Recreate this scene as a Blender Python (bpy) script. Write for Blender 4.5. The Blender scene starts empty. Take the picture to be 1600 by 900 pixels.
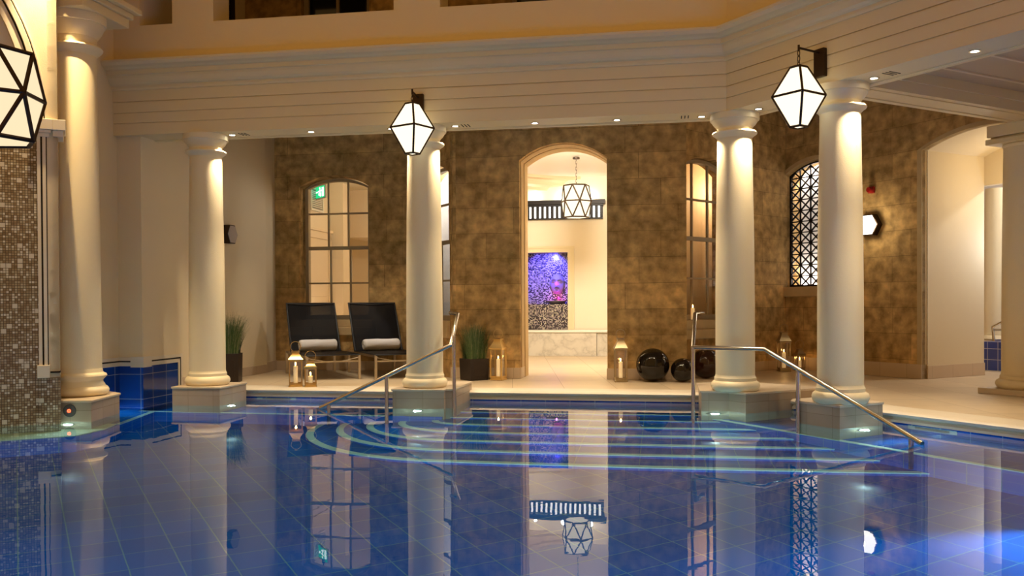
import bpy, bmesh, math, random
from mathutils import Vector, Matrix
random.seed(7)
sc = bpy.context.scene
R = math.radians

# ------------------------------------------------------------------ camera
F = 1400.0
PITCH, ROLL = R(0.6), 0.005
YPP = 476 + F * math.tan(PITCH)
CAM = Vector((0, 0, 1.0))
fwd = Vector((0, math.cos(PITCH), -math.sin(PITCH)))
rt = Vector((1, 0, 0)); up = rt.cross(fwd)
rt2 = rt * math.cos(ROLL) - up * math.sin(ROLL)
up2 = up * math.cos(ROLL) + rt * math.sin(ROLL)
cd = bpy.data.cameras.new('camera'); cam = bpy.data.objects.new('camera', cd)
sc.collection.objects.link(cam)
M4 = Matrix((rt2, up2, -fwd)).transposed().to_4x4(); M4.translation = CAM
cam.matrix_world = M4
cd.sensor_width = 36; cd.lens = F / 1600 * 36; cd.shift_y = (YPP - 450) / 1600
cd.clip_start = .05; cd.clip_end = 200
sc.camera = cam

# ------------------------------------------------------------------ world, exposure
w = bpy.data.worlds.new('World'); sc.world = w; w.use_nodes = True
w.node_tree.nodes['Background'].inputs[0].default_value = (1.0, .52, .14, 1)
w.node_tree.nodes['Background'].inputs[1].default_value = .47
sc.view_settings.view_transform = 'Standard'; sc.view_settings.look = 'None'
sc.view_settings.gamma = 1; sc.view_settings.use_curve_mapping = False
sc.view_settings.exposure = 0.0
cy = sc.cycles
cy.use_denoising = True
cy.max_bounces = 10; cy.diffuse_bounces = 4; cy.glossy_bounces = 4; cy.transmission_bounces = 8; cy.transparent_max_bounces = 12
cy.sample_clamp_indirect = 6.0; cy.sample_clamp_direct = 0
cy.caustics_reflective = False; cy.caustics_refractive = True; cy.blur_glossy = .5

# ------------------------------------------------------------------ geometry helpers
def ray(u, v):
    d = rt2 * ((u - 800) / F) + up2 * (-(v - YPP) / F) + fwd
    return d
def P(u, v, z=0.0):                                  # point at height z
    d = ray(u, v); t = (z - CAM.z) / d.z
    return CAM + d * t
def D(u, v, Y):                                      # point at distance Y
    d = ray(u, v); return CAM + d * (Y / d.y)
def rot(a): return Matrix.Rotation(a, 4, 'Z')
AM, AR, AW = R(-9.6), R(-61.0), R(26.0)
FM = Matrix.Translation((0, 9.48, 0)) @ rot(AM)      # frame of the middle beam: x to the right, y away
def az(u, frame, b):                                 # local x where image column u meets local y = b
    inv = frame.inverted(); o = inv @ CAM; d = inv.to_3x3() @ ray(u, 476)
    t = (b - o.y) / d.y
    return o.x + d.x * t
def hz(u, v, frame, b):                              # local (x, z) where pixel meets local plane y = b
    inv = frame.inverted(); o = inv @ CAM; d = inv.to_3x3() @ ray(u, v)
    t = (b - o.y) / d.y
    q = o + d * t
    return q.x, q.z
def loc(frame, x, y, z=0): return frame @ Vector((x, y, z))
C3a = az(1148.5, FM, .2)
c3 = loc(FM, C3a, .2)
FR = Matrix.Translation(c3) @ rot(AR) @ Matrix.Translation((0, -.2, 0))   # frame of the right beam
ZS = 2.95                                            # beam soffit
WZ = -.11                                            # water level
FLZ = -1.46                                          # pool bottom
LZ = -.69                                            # ledge

class MB:
    def __init__(s): s.bm = bmesh.new()
    def faces(s, vs, fs):
        v = [s.bm.verts.new(p) for p in vs]
        for f in fs:
            try: s.bm.faces.new([v[i] for i in f])
            except ValueError: pass
        return s
    def box(s, x0, x1, y0, y1, z0, z1, M=None):
        vs = [Vector((x, y, z)) for x in (x0, x1) for y in (y0, y1) for z in (z0, z1)]
        if M is not None: vs = [M @ p for p in vs]
        return s.faces(vs, [(0,1,3,2),(4,6,7,5),(0,4,5,1),(2,3,7,6),(0,2,6,4),(1,5,7,3)])
    def prism(s, pts, z0, z1):                       # polygon (x,y) extruded in z
        n = len(pts)
        vs = [(p[0], p[1], z0) for p in pts] + [(p[0], p[1], z1) for p in pts]
        return s.faces(vs, [tuple(range(n))[::-1], tuple(range(n, 2*n))] + [(i, (i+1) % n, n + (i+1) % n, n + i) for i in range(n)])
    def sweep(s, prof, path, cap=True, closed=True):          # loops of points: list of lists of Vector
        rows = [[s.bm.verts.new(p) for p in row] for row in path]
        n = len(rows[0])
        for r0, r1 in zip(rows[:-1], rows[1:]):
            for i in range(n if closed else n - 1):
                s.bm.faces.new((r0[i], r0[(i+1) % n], r1[(i+1) % n], r1[i]))
        if cap: s.bm.faces.new(rows[0][::-1]); s.bm.faces.new(rows[-1])
        return s
    def lathe(s, prof, c=(0,0,0), n=48, arc=None, M=None):
        c = Vector(c); rows = []
        full = arc is None
        a0, a1 = (0, 2*math.pi) if full else arc
        m = n if full else n + 1
        for k in range(m):
            a = a0 + (a1 - a0) * k / n
            row = []
            for r, z in prof:
                p = Vector((r*math.cos(a), r*math.sin(a), z))
                if M is not None: p = M @ p
                row.append(s.bm.verts.new(p + c))
            rows.append(row)
        if full: rows.append(rows[0])
        for r0, r1 in zip(rows[:-1], rows[1:]):
            for i in range(len(prof) - 1):
                try: s.bm.faces.new((r0[i], r1[i], r1[i+1], r0[i+1]))
                except ValueError: pass
        bmesh.ops.remove_doubles(s.bm, verts=s.bm.verts, dist=1e-6)
        return s
    def tube(s, pts, r, n=10, closed=False):
        pts = [Vector(p) for p in pts]
        rr = r if isinstance(r, (list, tuple)) else [r]*len(pts)
        rows = []; N = len(pts); prev = None
        for i, p in enumerate(pts):
            if closed: t = (pts[(i+1) % N] - pts[i-1]).normalized()
            elif i == 0: t = (pts[1] - p).normalized()
            elif i == N-1: t = (p - pts[-2]).normalized()
            else: t = ((p - pts[i-1]).normalized() + (pts[i+1] - p).normalized()).normalized()
            if prev is None:
                a = Vector((0, 0, 1)) if abs(t.z) < .9 else Vector((1, 0, 0))
                u = t.cross(a).normalized()
            else: u = (prev - t * prev.dot(t)).normalized()
            prev = u; v = t.cross(u)
            sc_ = 1.0
            if 0 < i < N-1 and not closed:
                c = (p - pts[i-1]).normalized().dot((pts[i+1]-p).normalized()); sc_ = 1/max(.6, math.sqrt((1+c)/2))
            rows.append([s.bm.verts.new(p + (u*math.cos(2*math.pi*k/n) + v*math.sin(2*math.pi*k/n)) * rr[i]) for k in range(n)])
        if closed: rows.append(rows[0])
        for r0, r1 in zip(rows[:-1], rows[1:]):
            for i in range(n): s.bm.faces.new((r0[i], r0[(i+1) % n], r1[(i+1) % n], r1[i]))
        if not closed:
            s.bm.faces.new(rows[0][::-1]); s.bm.faces.new(rows[-1])
        return s
    def panel(s, outer, holes, y0, y1):              # (x,z) polygon with holes, extruded y0..y1
        es = []
        for lp in [outer] + holes:
            v = [s.bm.verts.new((p[0], y0, p[1])) for p in lp]
            es += [s.bm.edges.new((v[i], v[(i+1) % len(v)])) for i in range(len(v))]
        r = bmesh.ops.triangle_fill(s.bm, edges=es, use_beauty=True, use_dissolve=False)
        f = [g for g in r['geom'] if isinstance(g, bmesh.types.BMFace)]
        e = bmesh.ops.extrude_face_region(s.bm, geom=f)
        bmesh.ops.translate(s.bm, verts=[g for g in e['geom'] if isinstance(g, bmesh.types.BMVert)], vec=(0, y1 - y0, 0))
        return s
    def icos(s, c, r, sub=3, sc3=(1,1,1)):
        M = Matrix.Translation(c) @ Matrix.Diagonal((sc3[0], sc3[1], sc3[2], 1))
        bmesh.ops.create_icosphere(s.bm, subdivisions=sub, radius=r, matrix=M); return s
    def build(s, name, mat, parent=None, smooth=False, frame=None, bevel=0, angle=35):
        bmesh.ops.recalc_face_normals(s.bm, faces=s.bm.faces)
        me = bpy.data.meshes.new(name); s.bm.to_mesh(me); s.bm.free()
        o = bpy.data.objects.new(name, me); sc.collection.objects.link(o)
        me.materials.append(mat)
        if frame is not None: o.matrix_world = frame
        if parent is not None: o.parent = parent
        if bevel:
            b = o.modifiers.new('b', 'BEVEL'); b.width = bevel; b.segments = 2; b.limit_method = 'ANGLE'; b.angle_limit = R(40)
        if smooth:
            me.polygons.foreach_set('use_smooth', [True]*len(me.polygons))
            me.set_sharp_from_angle(angle=R(angle))
        return o
def tag(o, label=None, cat=None, group=None, kind=None):
    if label: o['label'] = label
    if cat: o['category'] = cat
    if group: o['group'] = group
    if kind: o['kind'] = kind
    return o
def thing(name, label, cat, frame=None, group=None, kind=None):
    o = bpy.data.objects.new(name, None); sc.collection.objects.link(o); o.empty_display_size = .1
    if frame is not None: o.matrix_world = frame
    return tag(o, label, cat, group, kind)
def struct(mb, name, mat, frame=None, **k):
    o = mb.build(name, mat, None, frame=frame, **k); o['kind'] = 'structure'; return o
def copy_tree(o, parent=None):
    c = o.copy(); sc.collection.objects.link(c); c.parent = parent
    for ch in list(o.children): copy_tree(ch, c)
    return c
def arch(x0, x1, z0, zs, rise, n=20):                # segmental-headed opening outline
    w_ = (x1 - x0) / 2; cx = (x0 + x1) / 2; r = (w_*w_ + rise*rise) / (2*rise); cz = zs + rise - r
    a = math.asin(min(1, w_ / r))
    pts = [(x0, z0), (x1, z0)]
    for k in range(n + 1):
        t = a - 2*a*k/n
        pts.append((cx + r*math.sin(t), cz + r*math.cos(t)))
    return pts
def lamp(kind, name, p, energy, color, target=None, size=.03, angle=60, blend=.4, parent=None):
    l = bpy.data.lights.new(name, kind); l.energy = energy; l.color = color
    if kind == 'SPOT': l.spot_size = R(angle); l.spot_blend = blend
    if kind in ('SPOT', 'POINT'): l.shadow_soft_size = size
    if kind == 'AREA': l.size = size
    o = bpy.data.objects.new(name, l); sc.collection.objects.link(o); o.location = p
    if target is not None:
        o.rotation_euler = (Vector(target) - Vector(p)).to_track_quat('-Z', 'Y').to_euler()
    return o

# ------------------------------------------------------------------ materials
def mat(name, col=(.8,.8,.8), rough=.5, metal=0, bump=0, bscale=60, emit=None, estr=1, spec=.5, var=0, vscale=3, coat=0):
    m = bpy.data.materials.new(name); m.use_nodes = True; nt = m.node_tree; b = nt.nodes['Principled BSDF']
    b.inputs['Base Color'].default_value = (*col, 1); b.inputs['Roughness'].default_value = rough
    b.inputs['Metallic'].default_value = metal; b.inputs['Specular IOR Level'].default_value = spec
    b.inputs['Coat Weight'].default_value = coat
    tc = nt.nodes.new('ShaderNodeTexCoord')
    if var:
        n = nt.nodes.new('ShaderNodeTexNoise'); n.inputs['Scale'].default_value = vscale; n.inputs['Detail'].default_value = 6
        nt.links.new(tc.outputs['Object'], n.inputs['Vector'])
        mx = nt.nodes.new('ShaderNodeMix'); mx.data_type = 'RGBA'
        mx.inputs[6].default_value = (*[c*(1-var) for c in col], 1); mx.inputs[7].default_value = (*[min(1, c*(1+var)) for c in col], 1)
        nt.links.new(n.outputs['Fac'], mx.inputs[0]); nt.links.new(mx.outputs[2], b.inputs['Base Color'])
    if bump:
        n = nt.nodes.new('ShaderNodeTexNoise'); n.inputs['Scale'].default_value = bscale; n.inputs['Detail'].default_value = 4
        nt.links.new(tc.outputs['Object'], n.inputs['Vector'])
        bp = nt.nodes.new('ShaderNodeBump'); bp.inputs['Strength'].default_value = bump; bp.inputs['Distance'].default_value = .01
        nt.links.new(n.outputs['Fac'], bp.inputs['Height']); nt.links.new(bp.outputs['Normal'], b.inputs['Normal'])
    if emit:
        b.inputs['Emission Color'].default_value = (*emit, 1); b.inputs['Emission Strength'].default_value = estr
    return m
class NT:
    def __init__(s, name):
        s.m = bpy.data.materials.new(name); s.m.use_nodes = True; s.t = s.m.node_tree; s.b = s.t.nodes['Principled BSDF']
        s.tc = s.t.nodes.new('ShaderNodeTexCoord')
    def n(s, typ, **k):
        o = s.t.nodes.new(typ)
        for a, v in k.items(): setattr(o, a, v)
        return o
    def l(s, a, b): s.t.links.new(a, b)
    def math(s, op, a, b=None, c=None):
        o = s.n('ShaderNodeMath', operation=op)
        for i, x in enumerate((a, b, c)):
            if x is None: continue
            if isinstance(x, (int, float)): o.inputs[i].default_value = x
            else: s.l(x, o.inputs[i])
        return o.outputs[0]
    def mix(s, f, a, b):
        o = s.n('ShaderNodeMix', data_type='RGBA')
        for i, x in ((0, f), (6, a), (7, b)):
            if isinstance(x, (int, float)): o.inputs[i].default_value = x
            elif isinstance(x, tuple): o.inputs[i].default_value = (*x, 1)
            else: s.l(x, o.inputs[i])
        return o.outputs[2]
    def xyz(s, sock):
        o = s.n('ShaderNodeSeparateXYZ'); s.l(sock, o.inputs[0]); return o.outputs
    def noise(s, scale, detail=5, vec=None):
        o = s.n('ShaderNodeTexNoise'); o.inputs['Scale'].default_value = scale; o.inputs['Detail'].default_value = detail
        s.l(vec or s.tc.outputs['Object'], o.inputs['Vector']); return o.outputs['Fac']
    def ramp(s, f, stops):
        o = s.n('ShaderNodeValToRGB'); cr = o.color_ramp
        while len(cr.elements) < len(stops): cr.elements.new(.5)
        for e, (p, c) in zip(cr.elements, stops): e.position = p; e.color = (*c, 1)
        s.l(f, o.inputs[0]); return o.outputs[0]
    def bump(s, h, strength, dist=.01):
        o = s.n('ShaderNodeBump'); o.inputs['Strength'].default_value = strength; o.inputs['Distance'].default_value = dist
        s.l(h, o.inputs['Height']); s.l(o.outputs[0], s.b.inputs['Normal'])

def grid_tile(name, col, grout, size, gw=.006, rough=.15, var=.08, offs=(0,0,0), sizez=None, zoff=0, coat=0, vnoise=0):
    t = NT(name); p = t.xyz(t.tc.outputs['Object']); nn = t.xyz(t.tc.outputs['Normal'])
    masks = []; cells = []
    for i in range(3):
        s_ = (sizez or size) if i == 2 else size
        q = t.math('DIVIDE', t.math('ADD', p[i], offs[i] + 100*s_), s_)
        f = t.math('FRACT', q); cells.append(t.math('FLOOR', q))
        ln = t.math('GREATER_THAN', t.math('ABSOLUTE', t.math('SUBTRACT', f, .5)), .5 - gw/s_/2)
        masks.append(t.math('MULTIPLY', ln, t.math('LESS_THAN', t.math('ABSOLUTE', nn[i]), .75)))
    g = t.math('MAXIMUM', t.math('MAXIMUM', masks[0], masks[1]), masks[2])
    cb = t.n('ShaderNodeCombineXYZ'); [t.l(c, cb.inputs[i]) for i, c in enumerate(cells)]
    wn = t.n('ShaderNodeTexWhiteNoise'); t.l(cb.outputs[0], wn.inputs['Vector'])
    c = t.mix(wn.outputs['Value'], tuple(x*(1-var) for x in col), tuple(min(1, x*(1+var)) for x in col))
    if vnoise:
        c = t.mix(t.math('MULTIPLY', t.noise(5, 8), vnoise), c, tuple(x*.55 for x in col))
    t.l(t.mix(g, c, grout), t.b.inputs['Base Color'])
    t.l(t.math('ADD', t.math('MULTIPLY', g, .5), rough), t.b.inputs['Roughness'])
    t.b.inputs['Coat Weight'].default_value = coat
    t.bump(t.math('SUBTRACT', 1, g), .3, .002)
    return t.m
def mosaic_mat(name, cell, stops, grout, big=.12, bigcol=(.6,.55,.42), rough=.2):
    t = NT(name); p = t.xyz(t.tc.outputs['Object']); h = t.math('ADD', p[0], p[1])
    def fl(s_): return t.math('FLOOR', t.math('DIVIDE', t.math('ADD', h, 50*s_), s_)), t.math('FLOOR', t.math('DIVIDE', t.math('ADD', p[2], 50*s_), s_))
    def wn(s_, k):
        a, b = fl(s_); cb = t.n('ShaderNodeCombineXYZ'); t.l(a, cb.inputs[0]); t.l(b, cb.inputs[1]); cb.inputs[2].default_value = k
        o = t.n('ShaderNodeTexWhiteNoise'); t.l(cb.outputs[0], o.inputs['Vector']); return o.outputs['Value']
    c = t.ramp(wn(cell, 1), stops)
    c = t.mix(t.math('GREATER_THAN', wn(cell, 3), .84), c, bigcol)
    isbig = t.math('GREATER_THAN', wn(cell*2, 2), 1 - big)
    def line(s_):
        fx = t.math('FRACT', t.math('DIVIDE', t.math('ADD', h, 50*s_), s_)); fz = t.math('FRACT', t.math('DIVIDE', t.math('ADD', p[2], 50*s_), s_))
        return t.math('MAXIMUM', t.math('GREATER_THAN', t.math('ABSOLUTE', t.math('SUBTRACT', fx, .5)), .5 - .1*cell/s_), t.math('GREATER_THAN', t.math('ABSOLUTE', t.math('SUBTRACT', fz, .5)), .5 - .1*cell/s_))
    g = t.mix(isbig, line(cell), line(cell*2))
    c = t.mix(isbig, c, bigcol)
    t.l(t.mix(g, c, grout), t.b.inputs['Base Color']); t.b.inputs['Roughness'].default_value = rough
    return t.m
def ashlar(name, col, dark):
    t = NT(name); p = t.xyz(t.tc.outputs['Object'])
    cb = t.n('ShaderNodeCombineXYZ'); t.l(t.math('ADD', p[0], t.math('MULTIPLY', p[1], .9)), cb.inputs[0]); t.l(t.math('ADD', p[2], .09), cb.inputs[1])
    nz = t.n('ShaderNodeTexNoise'); nz.inputs['Scale'].default_value = 1.5; t.l(cb.outputs[0], nz.inputs['Vector'])
    vm = t.n('ShaderNodeVectorMath', operation='MULTIPLY_ADD'); t.l(nz.outputs['Color'], vm.inputs[0]); vm.inputs[1].default_value = (.02, .02, 0); t.l(cb.outputs[0], vm.inputs[2])
    br = t.n('ShaderNodeTexBrick'); br.inputs['Scale'].default_value = 1; br.inputs['Brick Width'].default_value = .78; br.inputs['Row Height'].default_value = .345
    br.inputs['Mortar Size'].default_value = .0035; br.inputs['Mortar Smooth'].default_value = .3; br.offset = .37; br.squash = 1.4; br.squash_frequency = 3
    br.inputs['Bias'].default_value = 0
    br.inputs['Color1'].default_value = (*col, 1); br.inputs['Color2'].default_value = (*[c*.72 for c in col], 1); br.inputs['Mortar'].default_value = (*[c*.42 for c in col], 1)
    t.l(vm.outputs[0], br.inputs['Vector'])
    s1 = t.ramp(t.noise(1.3, 8), [(.42, (0,0,0)), (.60, (1,1,1))])
    c = t.mix(t.math('MULTIPLY', s1, .55), br.outputs['Color'], dark)
    s2 = t.ramp(t.noise(7, 9), [(.35, (.60,.58,.53)), (.7, (1.35,1.32,1.25))])
    o = t.n('ShaderNodeMix', data_type='RGBA', blend_type='MULTIPLY'); o.inputs[0].default_value = 1; t.l(c, o.inputs[6]); t.l(s2, o.inputs[7])
    s3 = t.ramp(t.noise(40, 6), [(.62, (0,0,0)), (.72, (1,1,1))])
    c = t.mix(t.math('MULTIPLY', s3, .25), o.outputs[2], tuple(c*1.5 for c in col))
    t.l(c, t.b.inputs['Base Color']); t.b.inputs['Roughness'].default_value = .85; t.b.inputs['Specular IOR Level'].default_value = .2
    t.bump(t.math('ADD', t.math('MULTIPLY', t.noise(25, 8), .8), t.math('MULTIPLY', br.outputs['Fac'], -1.2)), .5, .012)
    return t.m
def emis(name, col, s):
    m = bpy.data.materials.new(name); m.use_nodes = True; nt = m.node_tree; nt.nodes.clear()
    e = nt.nodes.new('ShaderNodeEmission'); o = nt.nodes.new('ShaderNodeOutputMaterial'); e.inputs[0].default_value = (*col, 1); e.inputs[1].default_value = s
    nt.links.new(e.outputs[0], o.inputs[0]); return m

CREAM = mat('plaster', (.74,.63,.43), .7, bump=.12, bscale=90, var=.03, vscale=2)
COLM = mat('column_paint', (.80,.69,.46), .5, bump=.15, bscale=120, var=.03)
TRIM = mat('painted_timber', (.74,.62,.38), .5)
STONE = ashlar('ashlar', (.66,.44,.19), (.30,.19,.075))
SDRESS = mat('dressed_stone', (.62,.44,.22), .8, bump=.3, bscale=30, var=.2, vscale=4)
STONEG = mat('weathered_sill', (.52,.39,.21), .85, bump=.4, bscale=25, var=.25, vscale=5)
LIME = grid_tile('limestone_floor', (.68,.54,.36), (.42,.33,.22), .62, .005, .38, .07, vnoise=.35)
SKIRT = grid_tile('limestone_skirting', (.60,.47,.33), (.36,.27,.17), .42, .004, .5, .05)
COPE = mat('coping_stone', (.72,.64,.51), .4, bump=.05, bscale=40, var=.06, vscale=5)
PLST = grid_tile('plinth_stone', (.42,.32,.225), (.26,.19,.125), .30, .004, .45, .08, offs=(.06,.1,.0), sizez=.17, vnoise=.4)
PLTOP = mat('plinth_cap', (.56,.46,.34), .4, var=.08, vscale=8)
BLUE = grid_tile('blue_tile_floor', (.002,.13,.52), (.13,.30,.38), .275, .0075, .12, .12)
BLUEW = grid_tile('blue_tile_wall', (.005,.045,.26), (.30,.33,.36), .285, .006, .1, .2, offs=(.05,.03,.062))
NOSE = mat('pale_nosing', (.66,.80,.70), .4)
PALE = mat('pale_ledge', (.62,.66,.50), .4, var=.05)
MOS = mosaic_mat('mosaic', .0235, [(0,(.17,.11,.055)), (.3,(.24,.16,.085)), (.65,(.31,.23,.13)), (1,(.40,.33,.22))], (.075,.05,.028), .07, (.60,.53,.41))
MOSN = mosaic_mat('dark_mosaic', .021, [(0,(.02,.015,.02)), (.48,(.03,.022,.03)), (.52,(.30,.25,.26)), (1,(.42,.35,.33))], (.05,.04,.05), .0)
MARB = NT('marble')
_v = MARB.ramp(MARB.noise(3.5, 14), [(.40,(.62,.57,.48)), (.485,(.54,.49,.41)), (.50,(.45,.41,.34)), (.515,(.56,.51,.43)), (.60,(.64,.59,.5))]); MARB.l(_v, MARB.b.inputs['Base Color']); MARB.b.inputs['Roughness'].default_value = .3; MARB = MARB.m
BLACKM = mat('black_metal', (.012,.009,.008), .4, .6)
BRONZE = mat('bronze_metal', (.05,.03,.018), .4, .8)
STEEL = mat('polished_steel', (.62,.60,.56), .16, 1)
BRUSH = mat('brushed_steel', (.55,.48,.38), .3, 1)
BRASS = mat('brass', (.72,.50,.20), .28, 1, bump=.05, bscale=40)
BRASSD = mat('aged_brass', (.42,.33,.20), .35, 1)
GLOSSB = mat('gloss_black', (.005,.003,.002), .05, 0, spec=.5, coat=0)
GLOSSR = mat('gloss_brown', (.030,.008,.003), .08, 0, spec=.5, coat=0)
TOWEL = mat('towel', (.95,.93,.93), .95, bump=.8, bscale=160)
PLANT = mat('planter', (.018,.010,.007), .45, bump=.1, bscale=15)
GRASS = mat('leaf', (.055,.105,.025), .5, var=.75, vscale=45)
SEED = mat('dry_blade', (.26,.26,.13), .6)
SOIL = mat('soil', (.03,.02,.012), .95, bump=.5)
WAX = mat('wax', (.9,.75,.48), .5, emit=(1,.62,.25), estr=.35)
FLAME = emis('flame', (1,.55,.16), 30)
SHADE = emis('lamp_glass', (1,.86,.60), 1.6)
SHADEB = emis('lamp_glass_soft', (1,.80,.50), 1.05)
SCON = emis('sconce_glass', (1,.93,.80), 4)
DISC = emis('downlight_glass', (1,.9,.72), 22)
UWL = emis('underwater_lens', (.9,1,1), 16)
PANELW = mat('white_board', (.75,.72,.66), .6)
DARK = mat('dark_void', (.004,.004,.004), .8)
DGLASS = mat('night_glass', (.004,.006,.012), .05, spec=.6)
RED = mat('red_plastic', (.35,.008,.01), .35)
GREENL = emis('green_sign', (.02,.62,.22), 1.3)
WHITEL = emis('white_sign', (.8,1,.9), 2.6)
REDL = emis('red_ring', (1,.06,.02), 8)
FRAMEW = mat('sash_paint', (.36,.28,.17), .5)
GREYP = mat('grey_plastic', (.35,.34,.33), .6)
def pane_mat():
    m = bpy.data.materials.new('window_glass'); m.use_nodes = True; nt = m.node_tree; nt.nodes.clear()
    tr = nt.nodes.new('ShaderNodeBsdfTransparent'); gl = nt.nodes.new('ShaderNodeBsdfGlossy'); gl.inputs['Roughness'].default_value = .01
    mx = nt.nodes.new('ShaderNodeMixShader'); fr = nt.nodes.new('ShaderNodeFresnel'); fr.inputs[0].default_value = 1.5; ge = nt.nodes.new('ShaderNodeNewGeometry'); mm = nt.nodes.new('ShaderNodeMapRange'); mm.inputs[3].default_value = 1.5; mm.inputs[4].default_value = 1/1.5; nt.links.new(ge.outputs['Backfacing'], mm.inputs[0]); nt.links.new(mm.outputs[0], fr.inputs[0]); o = nt.nodes.new('ShaderNodeOutputMaterial')
    nt.links.new(fr.outputs[0], mx.inputs[0]); nt.links.new(tr.outputs[0], mx.inputs[1]); nt.links.new(gl.outputs[0], mx.inputs[2]); nt.links.new(mx.outputs[0], o.inputs[0]); return m
PANE = pane_mat()
def mesh_mat():
    m = bpy.data.materials.new('sling_mesh'); m.use_nodes = True; nt = m.node_tree; b = nt.nodes['Principled BSDF']
    b.inputs['Base Color'].default_value = (.0035,.0035,.005,1); b.inputs['Roughness'].default_value = .5; b.inputs['Specular IOR Level'].default_value = .15
    tr = nt.nodes.new('ShaderNodeBsdfTransparent'); mx = nt.nodes.new('ShaderNodeMixShader'); mx.inputs[0].default_value = .80; o = nt.nodes['Material Output']
    nt.links.new(tr.outputs[0], mx.inputs[1]); nt.links.new(b.outputs[0], mx.inputs[2]); nt.links.new(mx.outputs[0], o.inputs[0]); return m
SLING = mesh_mat()
def water_mat():
    t = NT('water'); b = t.b
    b.inputs['Base Color'].default_value = (.46,.90,.93,1); b.inputs['Roughness'].default_value = 0; b.inputs['IOR'].default_value = 1.33
    b.inputs['Transmission Weight'].default_value = 1
    mp = t.n('ShaderNodeMapping'); mp.inputs['Scale'].default_value = (1, 1.0, 1); t.l(t.tc.outputs['Object'], mp.inputs[0])
    n1 = t.noise(1.6, 2, mp.outputs[0]); n2 = t.noise(6, 2, mp.outputs[0])
    t.bump(t.math('ADD', n1, t.math('MULTIPLY', n2, .25)), .045, .02)
    return t.m
WATER = water_mat()
# ------------------------------------------------------------------ key lines in plan
def toM(p): return FM.inverted() @ Vector((p[0], p[1], 0))
def toR(p): return FR.inverted() @ Vector((p[0], p[1], 0))
def ay(u, frame, x):                                 # local y where image column u meets local x
    inv = frame.inverted(); o = inv @ CAM; d = inv.to_3x3() @ ray(u, 476)
    return o.y + d.y * (x - o.x) / d.x
def meet(F1, b1, F2, b2):                            # plan point where local line y=b1 of F1 meets y=b2 of F2
    p = loc(F1, 0, b1); d = F1.to_3x3() @ Vector((1, 0, 0)); q = loc(F2, 0, b2); n = F2.to_3x3() @ Vector((0, 1, 0))
    t = (q - p).dot(n) / d.dot(n); r = p + d*t; return Vector((r.x, r.y, 0))
bD = (toM(P(400, 607.7)).y + toM(P(1090, 613)).y) / 2            # deck edge, middle side
bDR = (toR(P(1378, 641)).y + toR(P(1590, 664)).y) / 2            # deck edge, right side
bm = toM(P(820, 591.5)).y                                         # main stone wall
bR = toR(P(1441, 592.5)).y                                        # right stone wall
b1 = toM(P(436, 577.5)).y                                         # far stone wall on the left
a3 = toM(P(408, 583.3)).x; bc = ay(222, FM, a3); a1 = az(185, FM, bc)
aEnd = ay(416, FM, a3)
print('plan', bD, bDR, bm, bR, b1, a3, bc, a1, aEnd, 'c3', c3)
aL, aRt = az(705, FM, bm), az(1073, FM, bm)
T = .62
FP_o = loc(FM, aL, bm + .02); FP = Matrix.Translation((FP_o.x, FP_o.y, 0)) @ rot(AR)          # left oblique wall, x to near right
G = D(1082, 400, 12.38)
FQ = Matrix.Translation((G.x, G.y, 0)) @ rot(R(42)) @ Matrix.Translation((0, -.12, 0))        # right oblique wall

def wpoly(pts): return [(p[0], p[1]) for p in pts]
# deck slab and other floors
K = meet(FM, bD, FR, bDR)
e1 = loc(FM, a3 - .3, bD); e2 = loc(FR, 9.5, bDR)
deck = [e1, K, e2, loc(FR, 9.5, 9), Vector((9, 22, 0)), Vector((-6, 22, 0)), loc(FM, a3 - .3, 4)]
struct(MB().prism(wpoly(deck), -.055, -.002), 'floor', LIME)
# coping : rounded nosing swept along the deck edge
def coping_rows(stations):
    prof = [(.34, .004), (.0, .004), (-.022, -.003), (-.036, -.020), (-.030, -.040), (-.004, -.046), (.012, -.058), (.002, -.070), (-.012, -.078), (-.014, -.100), (.05, -.100), (.34, -.03)]
    return prof, [[f(b) + Vector((0, 0, z)) for b, z in prof] for f in stations]
pr, rows = coping_rows([lambda b: loc(FM, a3 + .01, bD + b), lambda b: meet(FM, bD + b, FR, bDR + b), lambda b: loc(FR, 9.5, bDR + b)])
struct(MB().sweep(pr, rows), 'trim_1', COPE, smooth=True, angle=50)

# pool : bottom, walls, ledges
pool = [(-7.5, 0.3), (9, 0.3), (9, 11.2), (-7.5, 11.5)]
struct(MB().prism(pool, FLZ - .1, FLZ), 'pool_floor', BLUE, frame=None)
bpy.data.objects['pool_floor'].data.transform(rot(-AR)); bpy.data.objects['pool_floor'].matrix_world = rot(AR)
struct(MB().box(a3 - .3, toM(K).x + .2, bD + .02, bD + .3, FLZ, -.06), 'pool_wall', BLUEW, frame=FM)
struct(MB().box(toR(K).x - .2, 9.5, bDR + .02, bDR + .3, FLZ, -.06), 'pool_wall', BLUEW, frame=FR)
struct(MB().box(-7.5, 9, .2, .3, FLZ, .0), 'pool_wall', BLUEW)
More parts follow.
